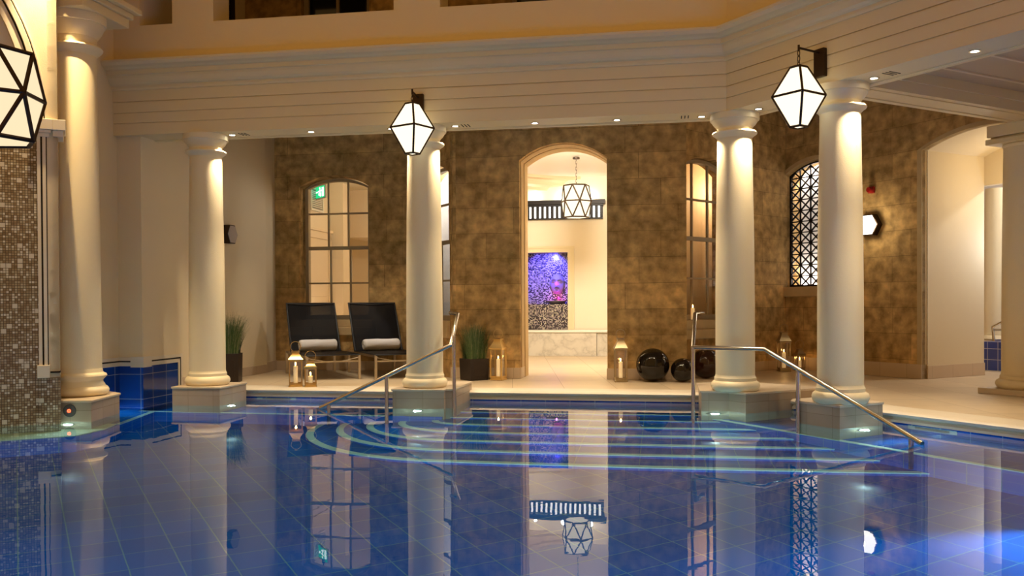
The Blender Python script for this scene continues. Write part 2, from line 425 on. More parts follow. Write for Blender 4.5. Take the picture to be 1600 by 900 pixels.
# ledges
LB = -.10                                            # ledge edge in the middle frame
RB = toR(P(1312, 634, .1)).y - .02                   # ledge edge in the right frame
aP2r, aP3l = az(700, FM, .2), az(1095, FM, .0)
def strip(mb, a0, a1_, y, z, wd=.06): mb.box(a0, a1_, y, y + wd, z - .02, z + .004)
struct(MB().box(a3, aP2r, LB, bD + .1, FLZ, LZ), 'pool_ledge', BLUE, frame=FM)
struct(MB().box(a3 + .05, aP2r - .6, LB - .003, LB + .055, LZ - .03, LZ + .004), 'trim_2', NOSE, frame=FM)
kx = toR(loc(FM, aP3l, 0)).x
x3r = toR(c3).x - .2
struct(MB().box(x3r, 9.5, RB, bDR + .1, FLZ, LZ), 'pool_ledge', BLUE, frame=FR)
struct(MB().box(x3r, 9.5, RB - .003, RB + .055, LZ - .03, LZ + .004), 'trim_3', NOSE, frame=FR)

# steps : seven treads with pale nosings, rounded on the left
steps = thing('pool_steps', 'blue tiled steps with pale rounded nosings going down into the pool', 'steps', FM, kind='structure')
bk = [.365, .02, -.375, -.75, -1.12, -1.49, -1.85]; rx = [0, 0, .45, .8, 1.13, 1.43, 1.72]
def outline(k, ins=0.0):
    b = bk[k] + ins; z0 = -.10
    def right(bb):                                   # where the tread meets the right-hand ledge
        p = meet(FM, bb, FR, RB); return toM(p).x
    if k == 0: return [(aP2r - .3, bD + .1), (aP2r - .3, b), (aP3l + .1, b), (aP3l + .1, bD + .1)]
    if k == 1: return [(aP2r - .3, bD + .1), (aP2r - .3, b), (aP3l + .4, b), (aP3l + .4, bD + .1)]
    ac = -.4; ry = -.10 - b; r_ = rx[k] - ins
    pts = [(ac + r_*math.cos(t), -.10 + ry*math.sin(t)) for t in [math.pi + (math.pi/2)*i/28 for i in range(29)]]
    return [(ac - r_, bD + .1) if 0 else (ac - r_, .3)] + pts + [(right(b) + .15, b), (right(b) + .6, .3)]
for k in range(7):
    z = LZ - .11 * k
    MB().prism(outline(k), FLZ, z).build('step', BLUE, steps)
    o_, i_ = outline(k, 0.0), outline(k, .075 if k > 1 else .05)
    if k < 2:
        MB().box(o_[1][0], o_[2][0], bk[k] - .003, bk[k] + .045, z - .03, z + .004).build('nosing', NOSE, steps)
    else:
        m = MB(); rows = []
        oc, ic = o_[1:-1], i_[1:-1]
        oc = [(p[0], p[1]) for p in oc]
        for (ox, oy), (ix, iy) in zip(oc, ic):
            rows.append([Vector((ox, oy - .003, z - .03)), Vector((ox, oy - .003, z + .004)), Vector((ix, iy, z + .004)), Vector((ix, iy, z - .03))])
        m.sweep(None, rows); m.build('nosing', NOSE, steps)

# water
m = MB(); m.faces([(-7.4, .32, WZ), (8.9, .32, WZ), (8.9, 11.1, WZ), (-7.4, 11.4, WZ)], [(0, 1, 2, 3)])
wo = m.build('water', WATER); wo['label'] = 'still clear blue pool water mirroring the columns and doorway'; wo['category'] = 'water'; wo['kind'] = 'stuff'

# ------------------------------------------------------------------ left walls
TOPW = 6.0
m = MB().prism([(a3, aEnd), (a3, bc), (a1, bc), (a1, -1.0), (a1 - .8, -1.0), (a1 - .8, aEnd)], FLZ, TOPW)
struct(m, 'wall_left', CREAM, frame=FM)
bt = ay(277, FM, a3 + .012)
zT = .315
m = MB().prism([(a3 + .012, bt), (a3 + .012, bc - .012), (a1 + .012, bc - .012), (a1 + .012, -1.0), (a1 - .1, -1.0), (a1 - .1, bc + .1), (a3 - .1, bc + .1), (a3 - .1, bt)], FLZ, zT)
struct(m, 'wall_left_tiles', BLUEW, frame=FM)
m = MB()
m.box(a3 - .05, a3 + .02, bc + .12, bt + .10, zT, zT + .10); m.box(a1 - .05, a3 - .13, bc - .02, bc + .05, zT, zT + .10)
m.box(a1 - .05, a1 + .02, -1.0, bc, zT, zT + .10); m.box(a3 - .13, a3 + .035, bc - .035, bc + .13, zT - .012, zT + .11)
m.box(a3 - .05, a3 + .02, bt + .0, bt + .10, 0, zT)
struct(m, 'trim_4', COPE, frame=FM)
m = MB()
m.box(a3, a3 + .023, bc + .14, bt + .055, zT + .045, zT + .062); m.box(a1, a3 - .14, bc - .023, bc, zT + .045, zT + .062); m.box(a1, a1 + .023, -1, bc - .02, zT + .045, zT + .062)
m.box(a3, a3 + .023, bt + .04, bt + .055, 0, zT + .05)
struct(m, 'trim_5', DARK, frame=FM)
# plaster return and far stone wall
pc = loc(FM, a3, aEnd); pr_ = P(432, 577.3); pr_.z = 0
dv = (pr_ - pc).normalized(); nb = Vector((-dv.y, dv.x, 0))
pEnd = pc + dv * 1.6
struct(MB().prism(wpoly([pc, pEnd, pEnd + nb*.5, pc + nb*.5]), 0, 4.0), 'wall_left_return', CREAM)
struct(MB().prism(wpoly([pc - nb*.012 - dv*.0, pEnd - nb*.012, pEnd + nb*.1, pc + nb*.1]), 0, .15), 'baseboard_left_return', SKIRT)
struct(MB().box(a3 - .02, a3 + .012, bt + .12, aEnd, 0, .12), 'baseboard_left', SKIRT, frame=FM)
W1 = FM @ Matrix.Translation((0, b1, 0))
aw0 = az(468.5, FM, b1); w1w = az(577, FM, b1) - aw0
P1 = meet(FM, b1, FP, 0)
aPx = toM(P1).x
FILLH = 4.0
op = arch(aw0, aw0 + w1w, .78, 2.84, .17)
struct(MB().panel([(aw0 - 2.2, -.01), (aPx + .3, -.01), (aPx + .3, FILLH), (aw0 - 2.2, FILLH)], [op], 0, .4), 'wall_back_left', STONE, frame=W1)
struct(MB().box(aw0 - 2.2, aPx, -.015, .1, 0, .14), 'baseboard_back_left', SKIRT, frame=W1)
struct(MB().box(aw0 - .14, aw0 + w1w + .12, -.06, .1, .54, .665).box(aw0 - .06, aw0 + w1w + .06, -.03, .3, .665, .78), 'trim_6', SDRESS, frame=W1, bevel=.01)

def sash(name, frame, x0, x1, z0, zs, rise, y, label, rows=(2.44, 1.90, 1.35)):
    t = thing(name, label, 'window', frame, kind='structure')
    fo = arch(x0, x1, z0, zs, rise); w_ = .05
    fi = arch(x0 + w_, x1 - w_, z0 + .07, zs - .0, rise - .05)
    MB().panel(fo, [fi], y, y + .09).build('window_frame', FRAMEW, t)
    m = MB(); dx = (x1 - x0 - 2*w_) / 3
    for k in (1, 2):
        xx = x0 + w_ + dx*k
        m.box(xx - .014, xx + .014, y + .02, y + .05, 1.9, zs + rise - .05); m.box(xx + .012, xx + .040, y + .04, y + .07, z0 + .05, 1.9)
    for zz in rows:
        h = .028 if abs(zz - 1.9) < .01 else .013
        m.box(x0 + w_, x1 - w_, y + .018, y + .062, zz - h, zz + h)
    m.build('glazing_bars', FRAMEW, t)
    MB().panel(fi, [], y + .045, y + .051).build('window_pane', PANE, t)
    return t
sash('window_1', W1, aw0 + .03, aw0 + w1w - .02, .78, 2.83, .16, .17, 'arched sash window of twelve panes behind the loungers')

# left oblique wall with the second window
xr = -.05
op = arch(xr - 1.2, xr, .78, 2.82, .17)
lp = toM(P1); xP0 = (FP.inverted() @ P1).x
struct(MB().panel([(xP0 - .3, -.01), (.06, -.01), (.06, FILLH), (xP0 - .3, FILLH)], [op], 0, .4), 'wall_oblique_left', STONE, frame=FP)
sash('window_2', FP, xr - 1.19, xr - .01, .78, 2.81, .16, .17, 'white lit arched sash window just showing past the second column')
struct(MB().box(xr - 1.3, xr, -.05, .1, .54, .78), 'trim_7', SDRESS, frame=FP, bevel=.01)

# main stone wall with the doorway
WM = FM @ Matrix.Translation((0, bm, 0))
d0, d1 = az(812, FM, bm), az(949.5, FM, bm)
zs_, za_ = 2.945, 3.165
op = arch(d0, d1, -.01, zs_, za_ - zs_)
op = arch(d0, d1, 0.0, zs_, za_ - zs_)
outer = [(aL, 0), (d0, 0)] + [(p[0], p[1]) for p in op[2:][::-1]] + [(d1, 0), (aRt, 0), (aRt, FILLH), (aL, FILLH)]
struct(MB().panel(outer, [], 0, T), 'wall_back', STONE, frame=WM)
# doorway lining of dressed stone, moulded
m = MB()
def archband(o0, o1, y0, y1, m):
    n = len(o0)
    rows = [[Vector((a[0], y0, a[1])), Vector((b[0], y0, b[1])), Vector((b[0], y1, b[1])), Vector((a[0], y1, a[1]))] for a, b in zip(o0, o1)]
    m.sweep(None, rows)
def door_line(ins):
    o = arch(d0 + ins, d1 - ins, 0, zs_, za_ - zs_ - ins*.8)
    return [o[1]] + o[2:] + [o[0]]
archband(door_line(-.0), door_line(.012), .10, .34, m); archband(door_line(-.0), door_line(.022), .34, T + .01, m)
struct(m, 'door_1', SDRESS, frame=WM)
m = MB()
m.box(aL - .012, d0, -.015, .1, 0, .145); m.box(d1, aRt + .012, -.015, .1, 0, .145); m.box(d0, d0 + .015, 0, T, 0, .145); m.box(d1 - .015, d1, 0, T, 0, .145)
struct(m, 'baseboard_back', SKIRT, frame=WM)

# right oblique wall with the third window
gx = (FQ.inverted() @ G).x
PQ = meet(FQ, 0, FR, bR); xq1 = (FQ.inverted() @ PQ).x
x0 = gx - .42; 
op = arch(x0, x0 + 1.2, .78, 2.84, .18)
struct(MB().panel([(-.75, -.01), (xq1 + .05, -.01), (xq1 + .05, FILLH), (-.75, FILLH)], [op], 0, .35), 'wall_oblique_right', STONE, frame=FQ)
sash('window_3', FQ, x0 + .01, x0 + 1.19, .78, 2.83, .17, .10, 'arched sash window with a candle on its sill beside the third column')
struct(MB().box(x0 - .15, x0 + 1.35, -.09, .1, .52, .65).box(x0 - .03, x0 + 1.23, -.03, .3, .65, .78), 'trim_8', STONEG, frame=FQ, bevel=.012)
struct(MB().box(-.75, xq1, -.015, .1, 0, .14), 'baseboard_oblique_right', SKIRT, frame=FQ)

# right stone wall with grille window and archway
WR = FR @ Matrix.Translation((0, bR, 0))
xc = toR(PQ).x
g0 = az(1226, FR, bR); gw = 1.2
gop = arch(g0, g0 + gw, 1.25, 2.95, .17)
ar0 = az(1441, FR, bR); ar1 = ar0 + 1.75
za = hz(1525, 198, FR, bR)[1]; zsp = hz(1441, 235, FR, bR)[1]
aop = arch(ar0, ar1, 0, zsp, za - zsp)
outer = [(xc - .05, 0), (ar0, 0)] + aop[2:][::-1] + [(ar1, 0), (ar1 + 3.5, 0), (ar1 + 3.5, FILLH), (xc - .05, FILLH)]
struct(MB().panel([(xc - .05, 0), (ar0 - .02, 0), (ar0 - .02, FILLH), (xc - .05, FILLH)], [gop], 0, .33), 'wall_right', STONE, frame=WR)
outer = [(ar0 - .02, 0), (ar0, 0)] + aop[2:][::-1] + [(ar1, 0), (ar1 + 3.5, 0), (ar1 + 3.5, FILLH), (ar0 - .02, FILLH)]
struct(MB().panel(outer, [], 0, .06), 'wall_right_arch', STONE, frame=WR)
struct(MB().box(xc, ar0, -.02, .1, 0, .19), 'baseboard_right', SKIRT, frame=WR)
struct(MB().box(g0 - .3, g0 + gw + .2, -.07, .2, 1.10, 1.245), 'trim_9', SDRESS, frame=WR, bevel=.012)
m = MB(); oo = arch(g0 - .09, g0 + gw + .09, 1.25, 2.96, .22); ii = arch(g0, g0 + gw, 1.25, 2.95, .17)
archband([oo[1]] + oo[2:] + [oo[0]], [ii[1]] + ii[2:] + [ii[0]], -.012, .05, m)
struct(m, 'trim_10', SDRESS, frame=WR)
m = MB(); oo = arch(ar0 - .07, ar1 + .05, 0, zsp + .01, za - zsp + .05)
archband([oo[1]] + oo[2:] + [oo[0]], [aop[1]] + aop[2:] + [aop[0]], -.01, .09, m)
struct(m, 'trim_11', STONEG, frame=WR)
# the pierced black grille
t = thing('window_4', 'black pierced metal grille in an arched opening lit white from behind', 'window', WR, kind='structure')
m = MB(); nx, cw = 6, gw/6; ch = .1655; zb = 1.25; nz = 11
cz = arch(g0, g0 + gw, 1.25, 2.95, .17); wr = gw/2; rr = (wr*wr + .17*.17)/(2*.17)
def topz(x): return 2.95 + .17 - rr + math.sqrt(max(0, rr*rr - (x - g0 - wr)**2))
def bar(x_0, z_0, x_1, z_1, w_=.018):
    N = 1
    if max(z_0, z_1) > 2.9:                            # clip to the arch
        N = 8
    for i in range(N):
        xa, xb = x_0 + (x_1 - x_0)*i/N, x_0 + (x_1 - x_0)*(i+1)/N; za_1, zb_1 = z_0 + (z_1 - z_0)*i/N, z_0 + (z_1 - z_0)*(i+1)/N
        if max(za_1, zb_1) > topz((xa + xb)/2): continue
        L = math.hypot(xb - xa, zb_1 - za_1); nx_, nz_ = -(zb_1 - za_1)/L*w_/2, (xb - xa)/L*w_/2
        y0, y1 = .12, .14
        vs = [(xa + nx_, y0, za_1 + nz_), (xb + nx_, y0, zb_1 + nz_), (xb - nx_, y0, zb_1 - nz_), (xa - nx_, y0, za_1 - nz_)]
        vs += [(a, y1, c) for a, _, c in vs]
        m.faces(vs, [(0,1,2,3), (7,6,5,4), (0,4,5,1), (1,5,6,2), (2,6,7,3), (3,7,4,0)])
for i in range(nx):
    xa = g0 + cw*i
    for j in range(nz):
        z_ = zb + ch*j
        bar(xa, z_, xa + cw, z_ + ch); bar(xa, z_ + ch, xa + cw, z_); bar(xa, z_, xa + cw, z_, .016); bar(xa, z_, xa, z_ + ch, .018)
        for cx_, cz_ in ((xa, z_),):
            if cz_ < topz(cx_): m.box(cx_ - .024, cx_ + .024, .118, .142, cz_ - .024, cz_ + .024)
ii = arch(g0 + .028, g0 + gw - .028, 1.28, 2.95, .145)
m.panel(cz, [ii], .11, .15)
m.build('grille', BLACKM, t)
MB().box(g0 - .45, g0 + gw + .1, .46, .50, .9, 3.4).build('backing_wall', PANELW, t)

# passage beyond the archway
m = MB()
pe = ay(1537, FR, ar0 - .0)
m.box(ar0 - .25, ar0 + .006, bR + .10, pe, 0, 3.6)
struct(m, 'wall_passage', CREAM, frame=FR)
struct(MB().box(ar0 - .1, ar0 + .02, bR + .09, pe, 0, .17), 'baseboard_passage', SKIRT, frame=FR)
m = MB(); va = arch(ar0 - .01, ar1 + .01, 0, zsp, za - zsp + .01)[2:]; vb = [(p[0], p[1] + .06) for p in va]
m.sweep(None, [[Vector((a[0], 0.07, a[1])), Vector((b[0], 0.07, b[1])), Vector((b[0], pe - bR, b[1])), Vector((a[0], pe - bR, a[1]))] for a, b in zip(va, vb)])
struct(m, 'ceiling_passage', CREAM, frame=WR)
struct(MB().box(ar0 - .25, ar1 + 3.5, pe, pe + .12, 2.60, 3.3), 'wall_passage_header', CREAM, frame=FR)
# room with a second small pool beyond
struct(MB().box(ar0 - 4, ar1 + 6, pe + 2.6, pe + 2.8, 0, 4.2), 'wall_far_right', mat('white_plaster', (.78,.76,.74), .6), frame=FR)
m = MB().box(ar0 - .6, ar1 + 3, pe + .85, pe + 2.4, -.01, .42)
o = m.build('plunge_pool', grid_tile('plunge_tiles', (.02,.05,.30), (.6,.65,.75), .16, .006, .2, .1), frame=FR)
tag(o, 'raised blue tiled plunge pool glimpsed beyond the right-hand archway', 'plunge pool')
t = thing('plunge_column', 'pale column standing on the raised blue plunge pool', 'column', Matrix.Translation(D(1556, 533, 13.6) * 1))
t.location.z = .42
MB().lathe([(0,0),(.22,0),(.24,.03),(.22,.07),(.19,.08),(.19,.11),(0,.11)]).build('base', COLM, t, smooth=True)
MB().lathe([(0,.11),(.17,.11),(.165,1.2),(.15,2.3),(0,2.3)]).build('shaft', COLM, t, smooth=True)
t = thing('plunge_handrail', 'steel handrail rising from the plunge pool beyond the archway', 'handrail')
p0, p1, p2 = D(1551, 511, 12.9), D(1566, 503, 12.8), D(1566, 515, 12.8)
MB().tube([D(1553, 533, 12.9), p0, p1 + (p1-p0)*2], .02).build('rail', STEEL, t, smooth=True)
MB().tube([D(1552, 515.5, 12.9), p2 + Vector((.1,0,0))], .016).build('crossbar', STEEL, t, smooth=True)

# ------------------------------------------------------------------ entablature
prof = [(.41, ZS), (.40, ZS - .0), (.30, ZS), (.0, ZS), (.0, 3.075), (.010, 3.075), (.010, 3.086), (-.002, 3.086), (-.002, 3.193), (.010, 3.193), (.010, 3.204), (-.004, 3.204), (-.004, 3.318), (.010, 3.318), (.010, 3.330),
        (-.006, 3.330), (-.006, 3.455), (-.022, 3.455), (-.030, 3.475), (-.030, 3.50), (-.055, 3.51), (-.075, 3.53), (-.095, 3.575), (-.10, 3.60), (-.125, 3.605), (-.125, 3.655), (-.15, 3.66), (-.17, 3.675), (-.205, 3.69), (-.225, 3.72), (-.23, 3.745), (.02, 3.745), (.02, 4.19), (.16, 4.19), (.16, 4.02), (.41, 4.02)]
def beam_row(f): return [f(b) + Vector((0, 0, z)) for b, z in prof]
corner = lambda b: meet(FM, b, FR, b)
m = MB(); m.sweep(None, [beam_row(lambda b: loc(FM, a1 - .1, b)), beam_row(corner)])
bo = struct(m, 'trim_12', TRIM)
m = MB(); m.sweep(None, [beam_row(corner), beam_row(lambda b: loc(FR, 10.5, b))])
struct(m, 'trim_13', TRIM)
# soffit inner bead
for nm, f0, f1 in (('trim_14', lambda b: loc(FM, a3, b), corner), ('trim_15', corner, lambda b: loc(FR, 10.5, b))):
    pf = [(.34, ZS + .01), (.34, ZS - .008), (.355, ZS - .008), (.36, ZS - .014), (.41, ZS - .014), (.41, ZS + .01)]
    struct(MB().sweep(None, [[f(b) + Vector((0, 0, z)) for b, z in pf] for f in (f0, f1)]), nm, TRIM)
# cross beam from the near column back to the right wall
C4x = az(1313, FR, .2)
FX = Matrix.Translation(loc(FR, C4x, 0)) @ rot(AR) 
m = MB()
m.box(-.20, .20, .41, bR + .01, 2.93, 4.0)
for s in (-1, 1):
    m.box(min(s*.20, s*.225), max(s*.20, s*.225), .41, bR, 3.03, 3.16)
m.box(-.13, -.11, .45, bR - .3, 2.922, 2.93); m.box(.11, .13, .45, bR - .3, 2.922, 2.93)
struct(m, 'trim_16', TRIM, frame=FX)
# ceiling of the walkway with battens
ce = [loc(FM, a3 - .2, .16), corner(.16), loc(FR, 10.5, .16), loc(FR, 10.5, 9), Vector((9.5, 22, 0)), Vector((-7, 22, 0)), loc(FM, a3 - .2, 5)]
struct(MB().prism(wpoly(ce), 4.0, 4.05), 'ceiling', mat('ceiling_boards', (.52,.42,.30), .6))
m = MB()
x = C4x + .45
while x < 9:
    m.box(x, x + .03, .41, bR, 3.105, 3.125); x += .46
struct(MB().box(C4x + .2, 9.5, .40, bR + .02, 3.12, 3.2), 'ceiling_boards', mat('ceiling_boards_near', (.50,.40,.28), .6), frame=FR)
struct(m, 'trim_17', mat('batten', (.70,.60,.45), .6), frame=FR)
# upper gallery behind the parapet
GZ = 6.2
m = MB()
piers = [(273, 337), (618, 690)]
for u0, u1 in piers: m.box(az(u0, FM, .03), az(u1, FM, .03), .03, .40, 4.19, GZ)
struct(m, 'trim_18', TRIM, frame=FM)
struct(MB().box(toR(corner(.03)).x + .12, toR(corner(.03)).x + .9, .03, .30, 4.19, GZ), 'trim_19', TRIM, frame=FR)
struct(MB().box(az(930, FM, .1), toM(corner(.1)).x, .02, .16, 4.18, 4.9), 'wall_parapet', TRIM, frame=FM)
gb = 2.7
def gwin(u0, u1): return az(u0, FM, gb), az(u1, FM, gb)
wa, wb = gwin(474, 580); wc, wd = gwin(800, 935)
struct(MB().panel([(a1 - 1, 4.06), (5.5, 4.06), (5.5, GZ), (a1 - 1, GZ)], [[(wa, 4.4), (wb, 4.4), (wb, 6.0), (wa, 6.0)], [(wc, 4.4), (wd, 4.4), (wd, 6.0), (wc, 6.0)]], gb, gb + .3), 'wall_gallery', STONE, frame=FM)
struct(MB().box(a1 - 1, 8, .0, 6, GZ, GZ + .1), 'ceiling_gallery', mat('gallery_ceiling', (.20,.15,.09), .8), frame=FM)
struct(MB().box(a1 - .2, az(337, FM, 1.2), 1.1, 1.2, 4.06, GZ), 'wall_gallery_partition', mat('gallery_paint', (.34,.28,.20), .8), frame=FM)
for i, (x_0, x_1) in enumerate(((wa, wb), (wc, wd))):
    t = thing('window_%d' % (5 + i), ['dark gallery window above the second column', 'dark gallery window above the doorway'][i], 'window', FM, kind='structure')
    m = MB(); m.panel([(x_0, 4.4), (x_1, 4.4), (x_1, 6), (x_0, 6)], [[(x_0 + .07, 4.47), (x_1 - .07, 4.47), (x_1 - .07, 5.93), (x_0 + .07, 5.93)]], gb + .1, gb + .16)
    xm = (x_0 + x_1)/2
    m.box(xm - .02, xm + .02, gb + .1, gb + .14, 4.47, 5.93); m.box(x_0 + .07, x_1 - .07, gb + .1, gb + .14, 5.02, 5.06)
    m.build('window_frame', FRAMEW, t)
    MB().box(x_0 + .05, x_1 - .05, gb + .14, gb + .15, 4.42, 5.95).build('window_pane', DGLASS, t)
l0, l1 = az(340, FM, .9), az(364, FM, .9)
t = thing('louvre_grille', 'dark louvred vent in the gallery above the first column', 'vent', FM)
MB().box(l0, l1, .93, .98, 4.0, 5.2).build('louvre_backing', DARK, t)
m = MB()
for k in range(34): m.box(l0 + .01, l1 - .01, .90, .93, 4.2 + k*.028, 4.213 + k*.028)
m.build('slats', mat('louvre', (.10,.09,.08), .5), t)
MB().box(l0 - .02, l0, .89, .98, 4.0, 5.2).box(l1, l1 + .02, .89, .98, 4.0, 5.2).box(l0 - .02, l1 + .02, .89, .98, 4.06, 4.19).build('louvre_frame', BLACKM, t)

# ------------------------------------------------------------------ arch wall with mosaic on the left
A = P(76, 662.7, WZ); FW = Matrix.Translation((A.x, A.y, 0)) @ rot(AW)
zsp_ = 2.77; Rr = 2.20; cxw = -2.35
n = 40
arc_ = [(cxw + Rr*math.cos(math.pi*k/n), zsp_ + Rr*math.sin(math.pi*k/n)) for k in range(n + 1)]
outer = [(-.075, FLZ), (.10, FLZ), (.10, TOPW), (-7, TOPW), (-7, zsp_)] + arc_[::-1] + [(-.075, zsp_)]
outer = [(.10, FLZ), (.10, TOPW), (-7, TOPW), (-7, zsp_)] + arc_[::-1] + [(-.05, zsp_), (-.05, FLZ)]
outer = [(x_, z_) for i, (x_, z_) in enumerate(outer)]
m = MB().panel(outer, [], 0, .35)
m.box(.02, .10, .0, .45, FLZ, TOPW)
struct(m, 'wall_arch', CREAM, frame=FW)
struct(MB().box(-5.5, .05, .30, .35, zsp_ - .1, TOPW), 'wall_niche', CREAM, frame=FW)
struct(MB().box(-5.5, -.075, .012, .3, FLZ, zsp_ - .02).box(-.08, .105, -.012, .44, FLZ, .33), 'wall_mosaic', MOS, frame=FW)
m = MB()
def ring(r0, r1, y0, y1, m):
    rows = []
    for k in range(n + 1):
        a = math.pi*k/n; c_, s_ = math.cos(a), math.sin(a)
        rows.append([Vector((cxw + r*c_, y, zsp_ + r*s_)) for r, y in ((r0, y0), (r1, y0), (r1, y1), (r0, y1))])
    m.sweep(None, rows)
ring(2.20, 2.27, -.012, .02, m); ring(2.285, 2.335, -.028, .02, m); ring(2.345, 2.36, -.02, .02, m); ring(2.06, 2.20, .10, .30, m)
m.box(-.075, -.045, -.012, .3, .44, zsp_ - .15); m.box(-.03, .0, -.012, .1, .44, zsp_ - .15)
m.box(-.12, .06, -.05, .1, zsp_ - .10, zsp_); m.box(-.105, .045, -.035, .1, zsp_ - .13, zsp_ - .10); m.box(-.09, .03, -.02, .1, zsp_ - .165, zsp_ - .13)
m.box(.06, .17, -.05, .30, zsp_ - .10, zsp_ - .0); m.box(.06, .15, -.03, .28, zsp_ - .16, zsp_ - .10)
m.box(-.09, .015, -.03, .1, .33, .45)
struct(m, 'trim_20', COPE, frame=FW, bevel=.004)
m = MB(); ring(2.27, 2.285, -.006, .02, m); ring(2.335, 2.345, -.006, .02, m)
m.box(-.045, -.03, -.006, .05, .44, zsp_ - .15); m.box(.0, .008, -.006, .05, .44, zsp_ - .15); m.box(.02, .106, -.016, .1, .375, .39)
struct(m, 'trim_21', BLACKM, frame=FW)
# pale ledge in front of the mosaic
lw = [loc(FW, -4, .02), loc(FW, .10, .02), P(142, 666, WZ) + Vector((.0, .25, 0)), P(187, 650, WZ) + Vector((.3, .4, 0))]
Lb, Lc = Vector((-4.02, 8.22, 0)), Vector((-4.08, 8.62, 0))
La = loc(FW, -4, -.62)
struct(MB().prism(wpoly([loc(FW, -4, .1), La, Lb, Vector((-3.93, 8.62, 0)), Vector((-3.98, 9.0, 0)), loc(FW, .3, .5)]), FLZ, -.61), 'pool_ledge', PALE)
struct(MB().prism(wpoly([La + Vector((.004,-.02, 0)), Lb + Vector((.02, -.02, 0)), Vector((-3.9, 8.62, 0)), Vector((-3.95, 9.0, 0)), Vector((-4.2, 8.9, 0)), loc(FW, -4, -.3)]), FLZ, -.66), 'pool_ledge', BLUE)
q0, q1 = Vector((-4.14, 9.40, 0)), Vector((-4.13, 10.1, 0))
q2 = loc(FM, a3 + .25, LB)
struct(MB().prism(wpoly([Vector((-3.95, 8.9, 0)), q2, loc(FM, a3 + .25, bD), loc(FM, a1 - .1, bc + .1), loc(FM, a1 - .1, -1)]), FLZ, LZ), 'pool_ledge', BLUE)
dd = (q2 - Vector((-3.95, 8.9, 0))).normalized(); nn_ = Vector((-dd.y, dd.x, 0))
s0 = Vector((-3.95, 8.9, 0)) - nn_*.003
struct(MB().prism(wpoly([s0, q2 - nn_*.003, q2 + nn_*.06, s0 + nn_*.06]), LZ - .03, LZ + .005), 'trim_22', NOSE)

# ------------------------------------------------------------------ rooms seen through the openings
ROOM = mat('room_paint', (.80,.70,.53), .6, var=.02)
# room behind the first window
ra, rb = aw0 - .12, aPx - .2
cl_ = aL + .08
m = MB()
m.box(ra - .1, ra, b1 + .4, b1 + 1.9, 0, 3.3)
m.box(ra, az(519, FM, b1 + 1.9), b1 + 1.9, b1 + 2.0, 0, 3.3)
xa_ = az(519, FM, b1 + 1.9)
m.box(xa_ - .02, az(537, FM, b1 + 1.6), b1 + 1.6, b1 + 1.9, 0, 3.3)
m.box(xa_ - .3, cl_ - .1, b1 + 3.6, b1 + 3.7, 0, 3.3)
m.box(az(545, FM, b1 + 2.6), cl_ - .1, b1 + 2.6, b1 + 3.6, 2.25, 3.3)
m.box(cl_ - .2, cl_ - .1, b1 + .4, b1 + 3.6, 0, 3.3)
struct(m, 'wall_anteroom', ROOM, frame=FM)
struct(MB().box(ra - .1, cl_ - .1, b1 + .4, b1 + 3.7, 3.12, 3.2), 'ceiling_anteroom', mat('room_ceiling', (.82,.78,.66), .6), frame=FM)
t = thing('panelled_door', 'cream panelled door with moulded frame seen through the window behind the loungers', 'door', FM)
DOORM = mat('door_paint', (.78,.66,.48), .45)
y0, y1 = b1 + .42, ay(514, FM, ra + .01)
MB().box(ra, ra + .03, y0 + .07, y1 - .07, 0, 2.12).build('door_leaf', DOORM, t)
MB().box(ra + .03, ra + .045, y0 + .18, y1 - .18, 1.15, 1.98).box(ra + .03, ra + .045, y0 + .18, y1 - .18, .2, 1.0).build('panel_moulding', DOORM, t, bevel=.012)
MB().box(ra, ra + .055, y0 - .02, y0 + .07, 0, 2.2).box(ra, ra + .055, y1 - .07, y1 + .02, 0, 2.2).box(ra, ra + .055, y0 - .02, y1 + .02, 2.12, 2.24).box(ra, ra + .08, y0 - .04, y1 + .05, 2.24, 2.29).build('door_frame', DOORM, t, bevel=.006)
MB().box(ra + .03, ra + .10, y1 - .2, y1 - .17, 1.0, 1.02).build('handle', BRASS, t)
t = thing('air_vent', 'white louvred air grille high on the wall seen through the first window', 'vent', FM)
vy0, vy1 = ay(486, FM, ra + .01), ay(503, FM, ra + .01)
MB().box(ra, ra + .02, vy0, vy1, 2.60, 2.92).build('vent_backing', mat('vent_grey', (.25,.25,.22), .5), t)
m = MB()
for k in range(9): m.box(ra + .02, ra + .04, vy0 + .02, vy1 - .02, 2.63 + k*.031, 2.643 + k*.031)
m.build('slats', mat('vent_white', (.8,.78,.7), .4), t)
m = MB(); m.box(ra, ra + .045, vy0 - .03, vy0, 2.57, 2.95).box(ra, ra + .045, vy1, vy1 + .03, 2.57, 2.95).box(ra, ra + .045, vy0, vy1, 2.57, 2.60).box(ra, ra + .045, vy0, vy1, 2.92, 2.95)
m.build('vent_frame', mat('vent_white2', (.8,.78,.7), .4), t)
# green exit sign, two faces
pS = D(501.5, 300, 14.75)
t = thing('exit_sign', 'lit green running-man exit sign hanging inside the first window', 'exit sign', Matrix.Translation(pS) @ rot(R(-52)))
MB().box(-.17, .17, -.012, .012, -.11, .11).build('sign_body', GREYP, t)
MB().box(-.155, .155, -.016, -.012, -.095, .095).build('sign_face', GREENL, t)
m = MB()
m.box(-.02, .015, -.019, -.016, -.02, .035); m.icos((0, -.018, .06), .016, 1); m.box(-.06, -.02, -.019, -.016, .0, .02); m.box(.015, .05, -.019, -.016, .01, .03)
m.box(-.05, -.005, -.019, -.016, -.055, -.02); m.box(.0, .035, -.019, -.016, -.075, -.02); m.box(.07, .135, -.019, -.016, -.075, .07); m.box(-.14, -.085, -.019, -.016, -.01, .01)
m.build('running_figure', WHITEL, t)
MB().box(-.155, .155, .012, .016, -.095, .095).build('sign_face', GREENL, t)
